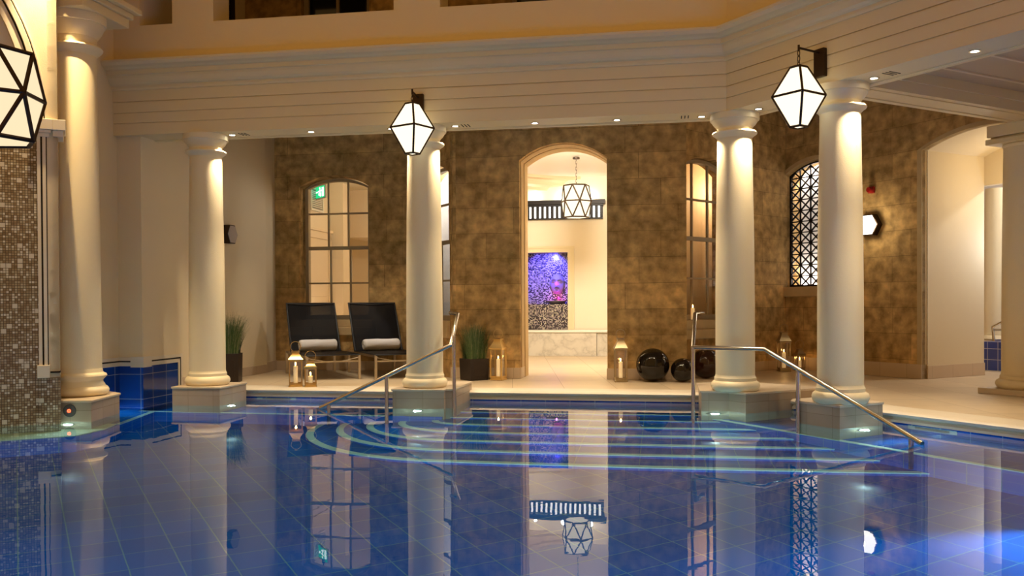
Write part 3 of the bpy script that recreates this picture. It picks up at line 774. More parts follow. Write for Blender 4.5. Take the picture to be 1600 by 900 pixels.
MB().box(-.03, .03, -.02, .02, .11, .14).tube([(0, 0, .13), (0, 0, .30)], .008).build('bracket', BLACKM, t)
# cells behind the oblique windows
WHT = mat('bright_paint', (.85,.84,.80), .6)
struct(MB().box(-1.6, -.25, .80, .84, 0, 3.2).box(-1.7, -1.6, .4, .84, 0, 3.2).box(-1.6, -.25, .4, .84, 3.15, 3.2), 'wall_cell_left', WHT, frame=FP)
struct(MB().box(.80, 1.75, .9, .95, 0, 3.2).box(1.7, 1.75, .35, .9, 0, 3.2).box(.2, 1.75, .35, .95, 3.15, 3.2), 'wall_cell_right', ROOM, frame=FQ)
# hall beyond the doorway
hb = toM(P(880, 556.3)).y
cl, cr = aL + .08, aRt - .12
zc = 3.52
struct(MB().box(cl - .1, cl, bm + T, hb + 1, 0, zc).box(cr, cr + .1, bm + T, hb + 1, 0, zc), 'wall_hall_side', ROOM, frame=FM)
hbw = hb + .42
n0, n1 = cl + .05, hz(887.5, 513, FM, hbw)[0]
zt_ = hz(887, 394, FM, hbw)[1]; zbn = .5
gz1, gz0 = hz(880, 320, FM, hbw)[1], hz(880, 341, FM, hbw)[1]
gx0, gx1 = max(cl + .02, hz(815, 330, FM, hbw)[0] - .4), hz(942, 330, FM, hbw)[0]
struct(MB().panel([(cl, 0), (cr, 0), (cr, zc), (cl, zc)], [[(n0, zbn), (n1, zbn), (n1, zt_), (n0, zt_)]], hbw, hbw + .06), 'wall_hall', ROOM, frame=FM)
struct(MB().panel([(n0 - .13, zbn - .02), (n1 + .13, zbn - .02), (n1 + .13, zt_ + .12), (n0 - .13, zt_ + .12)], [[(n0, zbn), (n1, zbn), (n1, zt_), (n0, zt_)]], hbw - .02, hbw - .001), 'trim_23', TRIM, frame=FM)
struct(MB().panel([(n0 - .13, zbn - .02), (n1 + .13, zbn - .02), (n1 + .13, zt_ + .12), (n0 - .13, zt_ + .12)], [[(n0 - .09, zbn), (n1 + .09, zbn), (n1 + .09, zt_ + .08), (n0 - .09, zt_ + .08)]], hbw - .035, hbw - .02), 'trim_24', TRIM, frame=FM)
m = MB().box(n0 - .1, n1 + .1, hbw + .55, hbw + .6, .3, zt_ + .1).box(n0 - .05, n0, hbw + .06, hbw + .55, .3, zt_).box(n1, n1 + .05, hbw + .06, hbw + .55, .3, zt_).box(n0, n1, hbw + .06, hbw + .6, zt_, zt_ + .05)
struct(m, 'wall_hall_niche', MOSN, frame=FM)
zl = hz(860, 474.5, FM, hbw)[1]
struct(MB().box(n0, n1, hbw + .01, hbw + .54, .5, zl - .01), 'wall_hall_plinth', MOSN, frame=FM)
# carved face and basin in the niche
fx, fz = hz(870.5, 444, FM, hbw + .5)[0], hz(870.5, 444, FM, hbw + .5)[1]
t = thing('carved_face', 'carved stone face glowing magenta in the purple niche beyond the doorway', 'sculpture', FM @ Matrix.Translation((fx, hbw + .54, fz)))
FACE = mat('carved_stone', (.26,.22,.25), .6)
mouth = mat('face_glow', (.7,.3,.6), .5)
MB().icos((0, 0, 0), 1, 4, (.15, .09, .21)).build('head', FACE, t, smooth=True)
MB().faces([(-.02, -.10, .09), (.02, -.10, .09), (.05, -.10, -.07), (-.05, -.10, -.07), (0, -.155, -.055), (0, -.105, .09)], [(0, 5, 4, 3), (5, 1, 2, 4), (3, 4, 2), (0, 1, 2, 3)]).build('nose', FACE, t)
MB().tube([(-.11, -.085, .085), (-.06, -.105, .11), (-.015, -.10, .085)], .013).tube([(.11, -.085, .085), (.06, -.105, .11), (.015, -.10, .085)], .013).build('brows', FACE, t, smooth=True)
MB().icos((-.065, -.085, .055), 1, 2, (.028, .02, .014)).build('eye', FACE, t, smooth=True); MB().icos((.065, -.085, .055), 1, 2, (.028, .02, .014)).build('eye', FACE, t, smooth=True)
MB().tube([(-.05, -.09, -.115), (0, -.115, -.10), (.05, -.09, -.115)], .013).tube([(-.045, -.09, -.135), (0, -.11, -.145), (.045, -.09, -.135)], .014).build('lips', FACE, t, smooth=True)
t = thing('water_basin', 'shallow glowing water basin below the carved face in the niche', 'basin', FM @ Matrix.Translation((fx, hbw + .36, zl)))
MB().lathe([(0, 0), (.10, 0), (.20, .04), (.215, .06), (.20, .06), (.12, .03), (0, .02)]).build('bowl', FACE, t, smooth=True)
lamp('SPOT', 'niche_lamp_magenta', loc(FM, fx, hbw + .22, fz + .02), 30.0, (1, .02, .75), loc(FM, fx, hbw + .5, fz + .0), .02, 22, .6)
lamp('POINT', 'niche_lamp_basin', loc(FM, fx, hbw + .34, zl + .11), 3, (1, .02, .6), None, .01)
lamp('SPOT', 'niche_lamp_blue', loc(FM, n1 - .35, hbw + .08, zt_ - .05), 190, (.05, .05, 1), loc(FM, n1 - .45, hbw + .55, (zt_ + zl)/2 + .1), .03, 100, .5)
pass
# marble bench
t = thing('marble_bench', 'white veined marble bench across the hall beyond the doorway', 'bench', FM)
bj = az(932, FM, hb)
MB().box(cl + .01, bj - .003, hb, hbw - .04, 0, .455).build('bench_front', MARB, t)
MB().box(bj + .003, cr - .01, hb + .03, hbw - .04, 0, .455).build('bench_front', MARB, t)
MB().box(cl + .01, cr - .01, hb - .03, hbw - .04, .455, .50).build('bench_top', mat('marble_top', (.80,.76,.68), .25, var=.05), t, bevel=.01)
# black balustrade band; glowing panel behind stands in for the lit cove
t = thing('balustrade_grille', 'black slotted balustrade panel glowing white high on the hall wall', 'grille', FM)
h_ = gz1 - gz0
MB().box(gx0, gx1 - .02, hbw - .03, hbw, gz0, gz1).build('glow_panel', emis('cove_glow', (1,.97,.9), 2.6), t)
MB().box(gx0, gx1 + .05, hbw - .17, hbw, gz1 - .005, gz1 + .075).box(gx0, gx1 + .015, hbw - .13, hbw, gz1 - .04, gz1).box(gx0, gx1, hbw - .09, hbw, gz0 - .03, gz0).build('rail', BLACKM, t)
k = 0; xx = gx1 - .02
while xx > gx0:
    MB().box(xx - .032, xx + .022, hbw - .08, hbw - .03, gz0, gz1 - .03).build('baluster', BLACKM, t, bevel=.006); xx -= .097; k += 1
# hall ceiling and round cornice
struct(MB().box(cl, cr, bm + T, hbw + .1, zc, zc + .05), 'ceiling_hall', mat('hall_ceiling', (.80,.72,.62), .6), frame=FM)
cc = (d0 + d1)/2 + .35, (bm + T + hb)/2 + .3
m = MB().lathe([(2.25, zc), (2.25, zc - .05), (2.33, zc - .07), (2.36, zc - .12), (2.36, zc - .17), (2.50, zc - .20), (2.52, zc - .26), (2.9, zc - .26), (2.9, zc), (2.25, zc)], (cc[0], cc[1] + .3, 0), 72, arc=(R(20), R(160)))
struct(m, 'trim_25', mat('hall_cornice', (.70,.54,.34), .5), frame=FM)
# ------------------------------------------------------------------ columns
def scale_prof(pr, kz, kr): return [(r*kr, z*kz) for r, z in pr]
BASE = [(0,0),(.222,0),(.240,.018),(.249,.045),(.249,.06),(.240,.085),(.222,.10),(.213,.104),(.213,.135),(.205,.145),(.201,.165),(0,.165)]
SHAFT = [(0,.165),(.2,.165),(.2,.5),(.199,.9),(.195,1.4),(.188,1.9),(.180,2.35),(.177,2.56),(.177,2.60),(0,2.60)]
CAP = [(0,2.60),(.177,2.60),(.184,2.612),(.206,2.632),(.222,2.642),(.228,2.655),(.222,2.667),(.188,2.674),(.179,2.682),(.179,2.708),(.186,2.714),(.19,2.722),(.212,2.742),(.231,2.772),(.235,2.785),(.248,2.788),(.250,2.80),(.250,2.85),(0,2.85)]
def column(name, label, pos, plinth, H=2.85, z0=.1, parts=(BASE, SHAFT, CAP), top=None, deep=FLZ, pf=None, group=None):
    t = thing(name, label, 'column', Matrix.Translation((pos.x, pos.y, z0)), group)
    for nm, pr in zip(('base', 'shaft', 'capital'), parts):
        MB().lathe(pr, n=64).build(nm, COLM, t, smooth=True, angle=38)
    if plinth:
        fr = pf or FM
        inv = Matrix.Translation((-pos.x, -pos.y, -z0)) @ fr
        # plinth polygon given in the frame fr
        o = MB().prism(plinth, deep, z0 - .02).build('plinth', PLST, t); o.matrix_parent_inverse = Matrix.Identity(4)
        o.matrix_local = inv
        c = sum((Vector(p) for p in plinth), Vector((0, 0))) / len(plinth)
        big = [tuple(c + (Vector(p) - c) * 1.035) for p in plinth]
        o = MB().prism(big, z0 - .022, z0).build('plinth_cap', PLTOP, t, bevel=.004); o.matrix_local = inv
    return t
def colpos(u, fr=FM, b=.2): return loc(fr, az(u, fr, b), b)
c1 = colpos(323.5); c2 = colpos(663.3)
def sq(fr, c, h, dx=0, dy=0, dz=None):
    p = fr.inverted() @ Vector((c.x, c.y, 0)); return [(p.x - h + dx, p.y - h + dy), (p.x + h + dx, p.y - h + dy), (p.x + h + dx, p.y + (dz or h)), (p.x - h + dx, p.y + (dz or h))]
x0_, x1_ = az(268, FM, -.09), az(342, FM, -.09); bb = bD + .12
column('column', 'slim cream column with the planter behind it, on a stone plinth in the pool', c1, [(x0_, -.09), (x1_, -.09), (x1_, .55), (x0_, .55)], group=None)
x0_, x1_ = az(612.5, FM, -.07), az(697, FM, -.07)
column('column', 'cream column between the second lounger and the square planter, left handrail in front', c2, [(x0_, -.07), (x1_ - .03, -.07), (x1_ - .03, .0), (x1_ + .05, .03), (x1_ + .05, bD + .1), (x0_, bD + .1)])
pA, pB, pC, pD = [P(u, v, .1) for u, v in ((1096, 610.5), (1139, 611), (1165, 614), (1229, 609.3))]
inv = FM.inverted()
q = [inv @ p for p in (pA, pB, pC, pD)]
backR = inv @ (pD + FR.to_3x3() @ Vector((0, 1, 0)) * .55); backL = (q[0].x, bD + .15)
column('column', 'cream column on a wide angled plinth at the corner between the two beams', c3, [(p.x, p.y) for p in q] + [(backR.x, backR.y), (q[2].x, bD + .45), backL])
c4 = loc(FR, C4x, .2)
f0 = toR(P(1312, 633.5, .1)); f1 = toR(P(1240, 624.5, .1)); f2 = toR(P(1383, 627, .1))
# plinth: near corner f0, left end f1 (up the ledge), right end f2
column('column', 'nearest cream column on the right, behind the right handrail, on a stone plinth', c4, [(f0.x, f0.y), (f0.x, f0.y + .56), (f0.x - .5, f0.y + .56), (f0.x - .5, f0.y)], pf=FR)
# column on the left with a richer base
B0 = [(0,0),(.255,0),(.278,.015),(.290,.04),(.290,.055),(.278,.08),(.258,.095),(.25,.10),(.25,.11),(.232,.135),(.232,.155),(.25,.175),(.262,.185),(.270,.20),(.262,.217),(.245,.225),(.232,.235),(.226,.27),(0,.27)]
S0 = [(0,.27),(.222,.27),(.221,.8),(.217,1.6),(.208,2.6),(.200,3.4),(.200,3.44),(0,3.44)]
K0 = [(0,3.44),(.2,3.44),(.21,3.455),(.235,3.48),(.255,3.50),(.262,3.515),(.255,3.53),(.215,3.54),(.205,3.55),(.205,3.62),(.215,3.63),(.225,3.645),(.25,3.68),(.272,3.73),(.277,3.75),(.292,3.755),(.295,3.77),(.295,3.84),(0,3.84)]
c0 = D(122.5, 600, 9.12)
pc0 = [P(88, 624.5, .1), P(142.5, 625.3, .1)]
r2 = pc0[1] + FM.to_3x3() @ Vector((0, 1, 0)) * .62; r2.x = c0.x + .36
FI = Matrix.Identity(4)
column('column', 'large column with a moulded base beside the mosaic wall, red ringed disc on its plinth', Vector((c0.x, c0.y, 0)), [(c0.x - .45, pc0[1].y + .0), (pc0[1].x, pc0[1].y), (P(186.5, 614, .1).x, P(186.5, 614, .1).y), (P(186.5, 614, .1).x - .2, P(186.5, 614, .1).y + .2), (c0.x - .45, c0.y + .4)], parts=(B0, S0, K0), pf=FI)
# entablature block over it
t = thing('entablature_block', 'short cornice block on top of the large left column', 'cornice', Matrix.Translation((c0.x, c0.y, 3.94)) @ rot(AM))
MB().box(-.12, .27, -.27, .42, .012, .30).build('frieze', TRIM, t)
MB().box(-.2, .34, -.34, .50, .10, .16).box(-.2, .31, -.31, .46, .0, .10).box(-.2, .40, -.40, .56, .16, .22).build('cornice_moulding', TRIM, t, bevel=.01)
MB().box(-.15, .25, -.25, .4, .30, 2.0).build('upper_block', TRIM, t)
# heavy column on the right
c5u = 1604; c5 = D(c5u, 600, 9.75)
B5 = scale_prof(BASE, 1, 1.22); S5 = [(r*1.22, z if z < 1 else z) for r, z in SHAFT]; S5 = [(0,.165),(.244,.165),(.243,.9),(.238,1.5),(.230,2.2),(.226,2.62),(0,2.62)]
K5 = [(0,2.62),(.226,2.62),(.235,2.635),(.235,2.65),(.226,2.66),(0,2.66)]
t5 = column('column', 'heavy column at the far right edge beside the archway, on a low square slab', Vector((c5.x, c5.y, 0)), None, parts=(B5, S5, K5), z0=.06)
o = MB().box(-.34, .34, -.34, .34, -.06, 0).build('plinth', PLTOP, t5); o.rotation_euler.z = AR
o = MB().box(-.29, .29, -.29, .29, 2.66, 2.72).box(-.25, .25, -.25, .25, 2.72, 2.74).box(-.28, .28, -.28, .28, 2.74, 2.87).build('abacus', TRIM, t5, bevel=.008); o.rotation_euler.z = AR

# ------------------------------------------------------------------ underwater lights on the plinths
def uw_light(p, nrm, label, e=26, col=(.75,.95,1), spot=150):
    n_ = Vector(nrm).normalized(); M_ = Matrix.Translation(p) @ n_.to_track_quat('Z', 'Y').to_matrix().to_4x4()
    t = thing('underwater_light', label, 'pool light', M_)
    MB().lathe([(0, -.03), (.06, -.03), (.06, .008), (.045, .012), (.045, .002), (0, .002)], n=24).build('bezel', STEEL, t, smooth=True)
    MB().lathe([(0, .003), (.042, .003), (.030, .010), (0, .012)], n=24).build('lens', UWL, t, smooth=True)
    l = lamp('SPOT', 'underwater_lamp', p + n_*.03, e, col, p + n_*1, .04, spot, .5)
    if e < 100: lamp('POINT', 'underwater_halo', p + n_*.07, 3.5, (.80, 1, .90), None, .012)
    return t
nM = FM.to_3x3() @ Vector((0, -1, 0)); nR = FR.to_3x3() @ Vector((0, -1, 0)); nMx = FM.to_3x3() @ Vector((1, 0, 0))
uw_light(loc(FM, az(652, FM, -.07), -.072, -.27), nM, 'round white underwater light low on the second column plinth')
uw_light(loc(FM, az(341, FM, -.09) + .002, .12, -.27), nMx, 'round white underwater light on the right face of the first slim column plinth')
uw_light(P(1117, 611, .1) + Vector((0, -.004, -.37)), nM, 'round white underwater light on the angled corner plinth')
uw_light(loc(FR, (f0.x + f0.x - .5)/2 + .36 if 0 else f0.x - .25, f0.y - .002, -.27), nR, 'round white underwater light on the nearest right-hand plinth') if 0 else None
uw_light(loc(FR, f0.x + .002, f0.y + .28, -.27), FR.to_3x3() @ Vector((1, 0, 0)), 'round white underwater light on the nearest right-hand plinth')
uw_light(Vector((P(110, 625, .1).x, pc0[1].y - .002, -.27)), (0, -1, 0), 'round white underwater light below the red ringed disc')
# the red ringed disc
t = thing('plinth_speaker', 'dark round disc with a glowing red ring on the left plinth', 'speaker', Matrix.Translation((P(109, 640, .0).x * (pc0[1].y/ P(109,640,0).y), pc0[1].y - .002, .0)) @ Matrix.Rotation(R(90), 4, 'X'))
MB().lathe([(0, 0), (.062, 0), (.06, .008), (0, .012)], n=28).build('grille_disc', mat('speaker_dark', (.05,.05,.045), .7), t, smooth=True)
MB().lathe([(.008, .010), (.016, .010), (.016, .016), (.008, .016), (.008, .010)], n=20).build('red_ring', REDL, t)
# pool wall fittings
def skimmer(fr, u0, u1, b, label):
    x0, x1 = az(u0, fr, b), az(u1, fr, b)
    t = thing('skimmer_slot', label, 'skimmer', fr)
    MB().box(x0, x1, b - .004, b + .03, -.33, -.17).build('slot', DARK, t)
    MB().box(x0 - .07, x0, b - .006, b + .03, -.37, -.125).box(x1, x1 + .07, b - .006, b + .03, -.37, -.125).box(x0, x1, b - .006, b + .03, -.37, -.33).box(x0, x1, b - .006, b + .03, -.17, -.125).build('surround', GREYP, t)
skimmer(FM, 409, 453, bD + .02, 'narrow black skimmer slot under the coping beside the left lanterns')
skimmer(FM, 540, 584, bD + .02, 'narrow black skimmer slot under the coping behind the left handrail')
skimmer(FR, 1430, 1484, bDR + .02, 'narrow black skimmer slot under the right-hand coping')
# stronger wall lamps under water, beyond both sides of the view
uw_light(loc(FW, -1.15, -.04, -.50), FW.to_3x3() @ Vector((.15, -1, -.40)), 'bright underwater light at the foot of the mosaic wall', e=600, col=(.35,.75,1), spot=100)
lb = bDR + .0
uw_light(loc(FR, 4.1, RB - .04, -1.0), FR.to_3x3() @ Vector((.3, -1, -.35)), 'bright underwater light in the right-hand pool wall', e=420, col=(.3,.7,1), spot=100)
uw_light(loc(FM, a1 + .04, bc - .55, -.38), FM.to_3x3() @ Vector((1, .75, .0)), 'underwater light in the recess behind the large left column', e=14, col=(.4,.7,1), spot=140)
for xx in (-3.2, -.8, 1.8, 4.2):  # lamps added out of view to brighten the pool from the near side
    uw_light(Vector((xx, .34, -.75)), (0, 1, -.34), 'added unseen underwater light in the near pool wall', e=560, col=(.45,.85,1), spot=95).__setitem__('group', 'added lights in the near pool wall')

# ------------------------------------------------------------------ handrails
def handrail(label, path, posts, hook, r=.0215):
    t = thing('handrail', label, 'handrail')
    MB().tube([hook] + path, r, 14).build('rail', STEEL, t, smooth=True, angle=50)
    for a, b in posts:
        MB().tube([a, b], r*.95, 14).build('post', STEEL, t, smooth=True, angle=50)
    return t
Bp = D(704.5, 539, 9.42); Tp = D(715.5, 491, 9.78); Hp = D(703.5, 489, 10.0); Ep = D(500, 637.8, 9.62)
def on(a, b, u):
    for i in range(400):
        p = a.lerp(b, i/399); d = cam.matrix_world.inverted() @ p
        if (800 + F * d.x / -d.z - u) * (1 if b.x > a.x else -1) >= 0: return p
    return b
pm1 = on(Bp, Ep, 604); pm2 = on(Bp, Ep, 514)
tb = D(709.5, 540, 9.5)
Ep2 = Ep
handrail('polished steel handrail running down in front of the second column', [Tp, Bp, Ep2],
  [(Vector((tb.x, tb.y, tb.z + .1)), Vector((tb.x, tb.y, LZ))), (pm1, Vector((pm1.x, pm1.y, -1.2))), (pm2, Vector((pm2.x, pm2.y, -1.3)))], Hp)
B1 = D(1083.5, 542.5, 9.2); B2 = D(1195, 545.5, 8.69); E1 = D(1441, 693.5, 6.97); T1 = D(1086, 490.5, 9.6); H1 = D(1098, 490, 9.85)
pa = on(B2, E1, 1247); pb = on(B2, E1, 1423)
handrail('polished steel handrail running level then down past the nearest right column', [T1, B1 + Vector((0, .02, 0)), B1, B2, E1],
  [(Vector((B1.x - .004, B1.y, B1.z)), Vector((B1.x - .004, B1.y, -1.0))), (pa, Vector((pa.x, pa.y, -1.0))), (pb, Vector((pb.x, pb.y, -1.2)))], H1)

# ------------------------------------------------------------------ downlights and small vents in the soffit
def downlight(p, label, e=140, target=None, ang=98):
    t = thing('downlight', label, 'downlight', Matrix.Translation(p))
    MB().lathe([(.030, -.001), (.043, -.001), (.045, -.006), (.030, -.006), (.030, -.001)], n=24).build('trim_ring', STEEL, t)
    MB().lathe([(0, -.003), (.030, -.003), (0, -.0045)], n=24).build('glass', DISC, t)
    lamp('SPOT', 'downlight_lamp', p + Vector((0, 0, -.02)), e, (1, .80, .55), target or p + Vector((0, 0, -1)), .03, ang, .6)
    return t
dl = [(365, 'beside the first slim column'), (488, 'above the first lounger'), (613, 'just left of the second column'), (713, 'just right of the second column'), (837, 'left above the doorway'), (965, 'right above the doorway'), (1097, 'just left of the corner column')]
for u, txt in dl:
    downlight(loc(FM, az(u, FM, .2), .2, ZS), 'small round downlight in the beam soffit ' + txt)
for u, txt in [(1186, 'just right of the corner column'), (1366, 'just right of the nearest column'), (1523, 'nearest the right edge')]:
    downlight(loc(FR, az(u, FR, .2), .2, ZS), 'small round downlight in the right beam soffit ' + txt)
lamp('SPOT', 'lounger_fill_lamp', Vector((-2.9, 11.9, 3.93)), 120, (1, .86, .68), Vector((-2.75, 12.9, .3)), .04, 50, .5)  # pair of unseen spots added to brighten the towels and loungers
lamp('SPOT', 'lounger_fill_lamp', Vector((-1.7, 11.9, 3.93)), 120, (1, .86, .68), Vector((-1.95, 12.9, .3)), .04, 44, .5)
def slits(fr, u, label):
    x = az(u, fr, .2); t = thing('soffit_vent', label, 'vent', fr)
    for k in range(3): MB().box(x - .06 + k*.035, x - .05 + k*.035, .13, .27, ZS - .003, ZS + .01).build('slit', DARK, t)
slits(FM, 386, 'three thin vent slits in the soffit beside the first slim column')
slits(FM, 732, 'three thin vent slits in the soffit beside the second column')
slits(FM, 1074, 'three thin vent slits in the soffit before the corner column')
slits(FR, 1396, 'three thin vent slits in the soffit beyond the nearest column')
# lights hidden from view in the place: wall washer over the left column, uplights on the cornice
lamp('SPOT', 'wash_lamp', Vector((-4.24, 8.22, 5.0)), 900, (1, .72, .38), Vector((-4.44, 8.85, 2.6)), .03, 40, .7)


# ------------------------------------------------------------------ lanterns on brackets
def bracket_lantern(label, fr, u_plate, v0, v1, u_l, z_l, reach, va):
    xp = az(u_plate, fr, 0); _, zt = hz(u_plate, v0, fr, 0); _, zb = hz(u_plate, v1, fr, 0)
    pw = .058
    t = thing('bracket_lantern', label, 'lantern', fr @ Matrix.Translation((xp, 0, 0)))
    MB().box(-pw, pw, -.045, 0, zb, zt).build('back_plate', BRONZE, t, bevel=.004)
    za = zt - .035
    MB().tube([(0, -.04, za), (0, -reach, za + .01)], .010).tube([(0, -reach, za - .02), (0, -reach, za + .035)], .010).build('arm', BRONZE, t)
    W, ztop, zbot = .227, z_l + .25, z_l - .27
    m = MB(); gap = za - ztop; n_ = 3
    for k in range(n_):
        zc_ = za - .01 - (k + .5) * (gap - .01) / n_; hh = (gap) / n_ * .62
        a = 0 if k % 2 else math.pi/2
        m.tube([( .013*math.cos(a)*math.cos(s), -reach + .013*math.sin(a)*math.cos(s), zc_ + hh*math.sin(s)) for s in [2*math.pi*i/12 for i in range(12)]], .0035, 6, closed=True)
    m.build('chain', BRONZE, t)
    ang = R(45) + math.atan2(0, 1)
    def rg(r, z): return [Vector((r*math.cos(a), -reach + r*math.sin(a), z)) for a in [R(va) + k*math.pi/2 for k in range(4)]]
    top, mid, bot = rg(.072, ztop), rg(W, z_l), rg(.075, zbot)
    g = MB(); rows = [top, mid, bot]; g.sweep(None, rows); g.build('glass_shade', SHADE, t)
    f = MB()
    for k in range(4):
        f.tube([top[k], mid[k]], .011, 6).tube([mid[k], bot[k]], .011, 6)
        for q in (top, mid, bot): f.tube([q[k], q[(k+1) % 4]], .011, 6)
    f.build('frame', BRONZE, t)
    pw_ = fr @ Vector((xp, -reach, z_l))
    return t
bracket_lantern('glowing diamond lantern hanging from the bracket above the second column', FM, 656.5, 148, 173, 647, 2.855, .26, -70)
bracket_lantern('glowing diamond lantern hanging from the bracket above the nearest right column', FR, 1285, 77, 121, 1250, 2.82, .29, -39)

def drum_lantern(label, p, rad, hh, chain_top, a0, mat_):
    t = thing('pendant_lantern', label, 'pendant light', Matrix.Translation(p))
    def rg(r, z, o): return [Vector((r*math.sin(a0 + o + k*math.pi/3), -r*math.cos(a0 + o + k*math.pi/3), z)) for k in range(6)]
    top, mid, bot = rg(rad*.83, hh, R(30)), rg(rad, 0, 0), rg(rad*.83, -hh, R(30))
    m = MB()
    v = [m.bm.verts.new(q) for q in top + mid + bot]
    for k in range(6):
        n_ = (k + 1) % 6
        m.bm.faces.new((v[6+k], v[6+n_], v[k])); m.bm.faces.new((v[k], v[6+n_], v[n_])); m.bm.faces.new((v[6+k], v[12+k], v[6+n_])); m.bm.faces.new((v[12+k], v[12+n_], v[6+n_]))
    m.bm.faces.new(v[:6]); m.bm.faces.new(v[12:])
    m.build('glass_shade', mat_, t)
    f = MB(); r_ = rad * (.05 if rad < .27 else .036)
    for k in range(6):
        n_ = (k + 1) % 6
        for a, b in ((top[k], top[n_]), (mid[k], mid[n_]), (bot[k], bot[n_]), (mid[k], top[k]), (top[k], mid[n_]), (mid[k], bot[k]), (bot[k], mid[n_])): f.tube([a, b], r_, 6)
    f.build('frame', BRONZE, t)
    L = chain_top - hh; nl = max(4, int(L / .052)); m = MB()
    for k in range(nl):
        zc_ = hh + (k + .5) * L / nl; a = 0 if k % 2 else math.pi/2
        m.tube([(.010*math.cos(a)*math.cos(s), .010*math.sin(a)*math.cos(s), zc_ + L/nl*.66*math.sin(s)) for s in [2*math.pi*i/10 for i in range(10)]], .003, 5, closed=True)
    m.build('chain', BRONZE, t)
    MB().lathe([(0, chain_top + .0), (.06, chain_top), (.06, chain_top - .025), (0, chain_top - .03)], n=24).build('canopy', BRONZE, t)
    return t
pz = D(900.5, 315, 15.3)
drum_lantern('small faceted glass lantern hanging on a chain in the hall beyond the doorway', pz, .262, .27, 3.50 - pz.z, R(9), SHADE)
pb_ = D(-11, 152, 5.2)
drum_lantern('large faceted glass lantern hanging at the left edge before the mosaic wall', pb_, .268, .25, 3.6, R(4.4), SHADEB)

# ------------------------------------------------------------------ wall lights, alarm
def sconce(label, M_, r, dep, lit):
    t = thing('wall_light', label, 'wall light', M_)
    def hexa(r_, y0, y1, w_=.8): 
        m = MB(); pts = [Vector((r_*w_*math.sin(R(60*k + 30)), 0, r_*math.cos(R(60*k + 30)))) for k in range(6)]
        pts = [Vector((r_*math.cos(R(60*k)), 0, r_*math.sin(R(60*k)))) for k in range(6)]
        m.sweep(None, [[p + Vector((0, y0, 0)) for p in pts], [p + Vector((0, y1, 0)) for p in pts]]); return m
    hexa(r, -dep, 0).build('housing', BRONZE, t); hexa(r*.9, -dep - .006, -dep + .01).build('diffuser', SCON if lit else mat('unlit_glass', (.42,.37,.36), .4), t)
    return t
xs, zs2 = hz(1363, 352, FR, bR)
sconce('lit white hexagonal wall light on the right stone wall', WR @ Matrix.Translation((xs, 0, zs2)), .165, .10, True)
lamp('POINT', 'wall_light_lamp', loc(WR, xs, -.28, zs2), 9, (1, .82, .55), None, .08)
yS = ay(353, FM, a3); zz = hz(358, 366, FM @ Matrix.Translation((0, yS, 0)), 0)[1]
sconce('unlit grey hexagonal wall light on the left plaster wall above the planter', FM @ Matrix.Translation((a3, ay(360, FM, a3 + .05), zz)) @ rot(R(90)), .145, .09, False)
xa_, za2 = hz(1363, 297, FR, bR)
t = thing('fire_alarm', 'small red fire alarm sounder above the lit wall light', 'alarm', WR @ Matrix.Translation((xa_, 0, za2)))
MB().box(-.05, .05, -.04, 0, -.045, .045).build('alarm_base', RED, t, bevel=.01)
MB().lathe([(0, .09), (.035, .085), (.046, .05), (.048, 0), (0, 0)], M=Matrix.Rotation(R(90), 4, 'X'), n=24).build('sounder', RED, t, smooth=True)

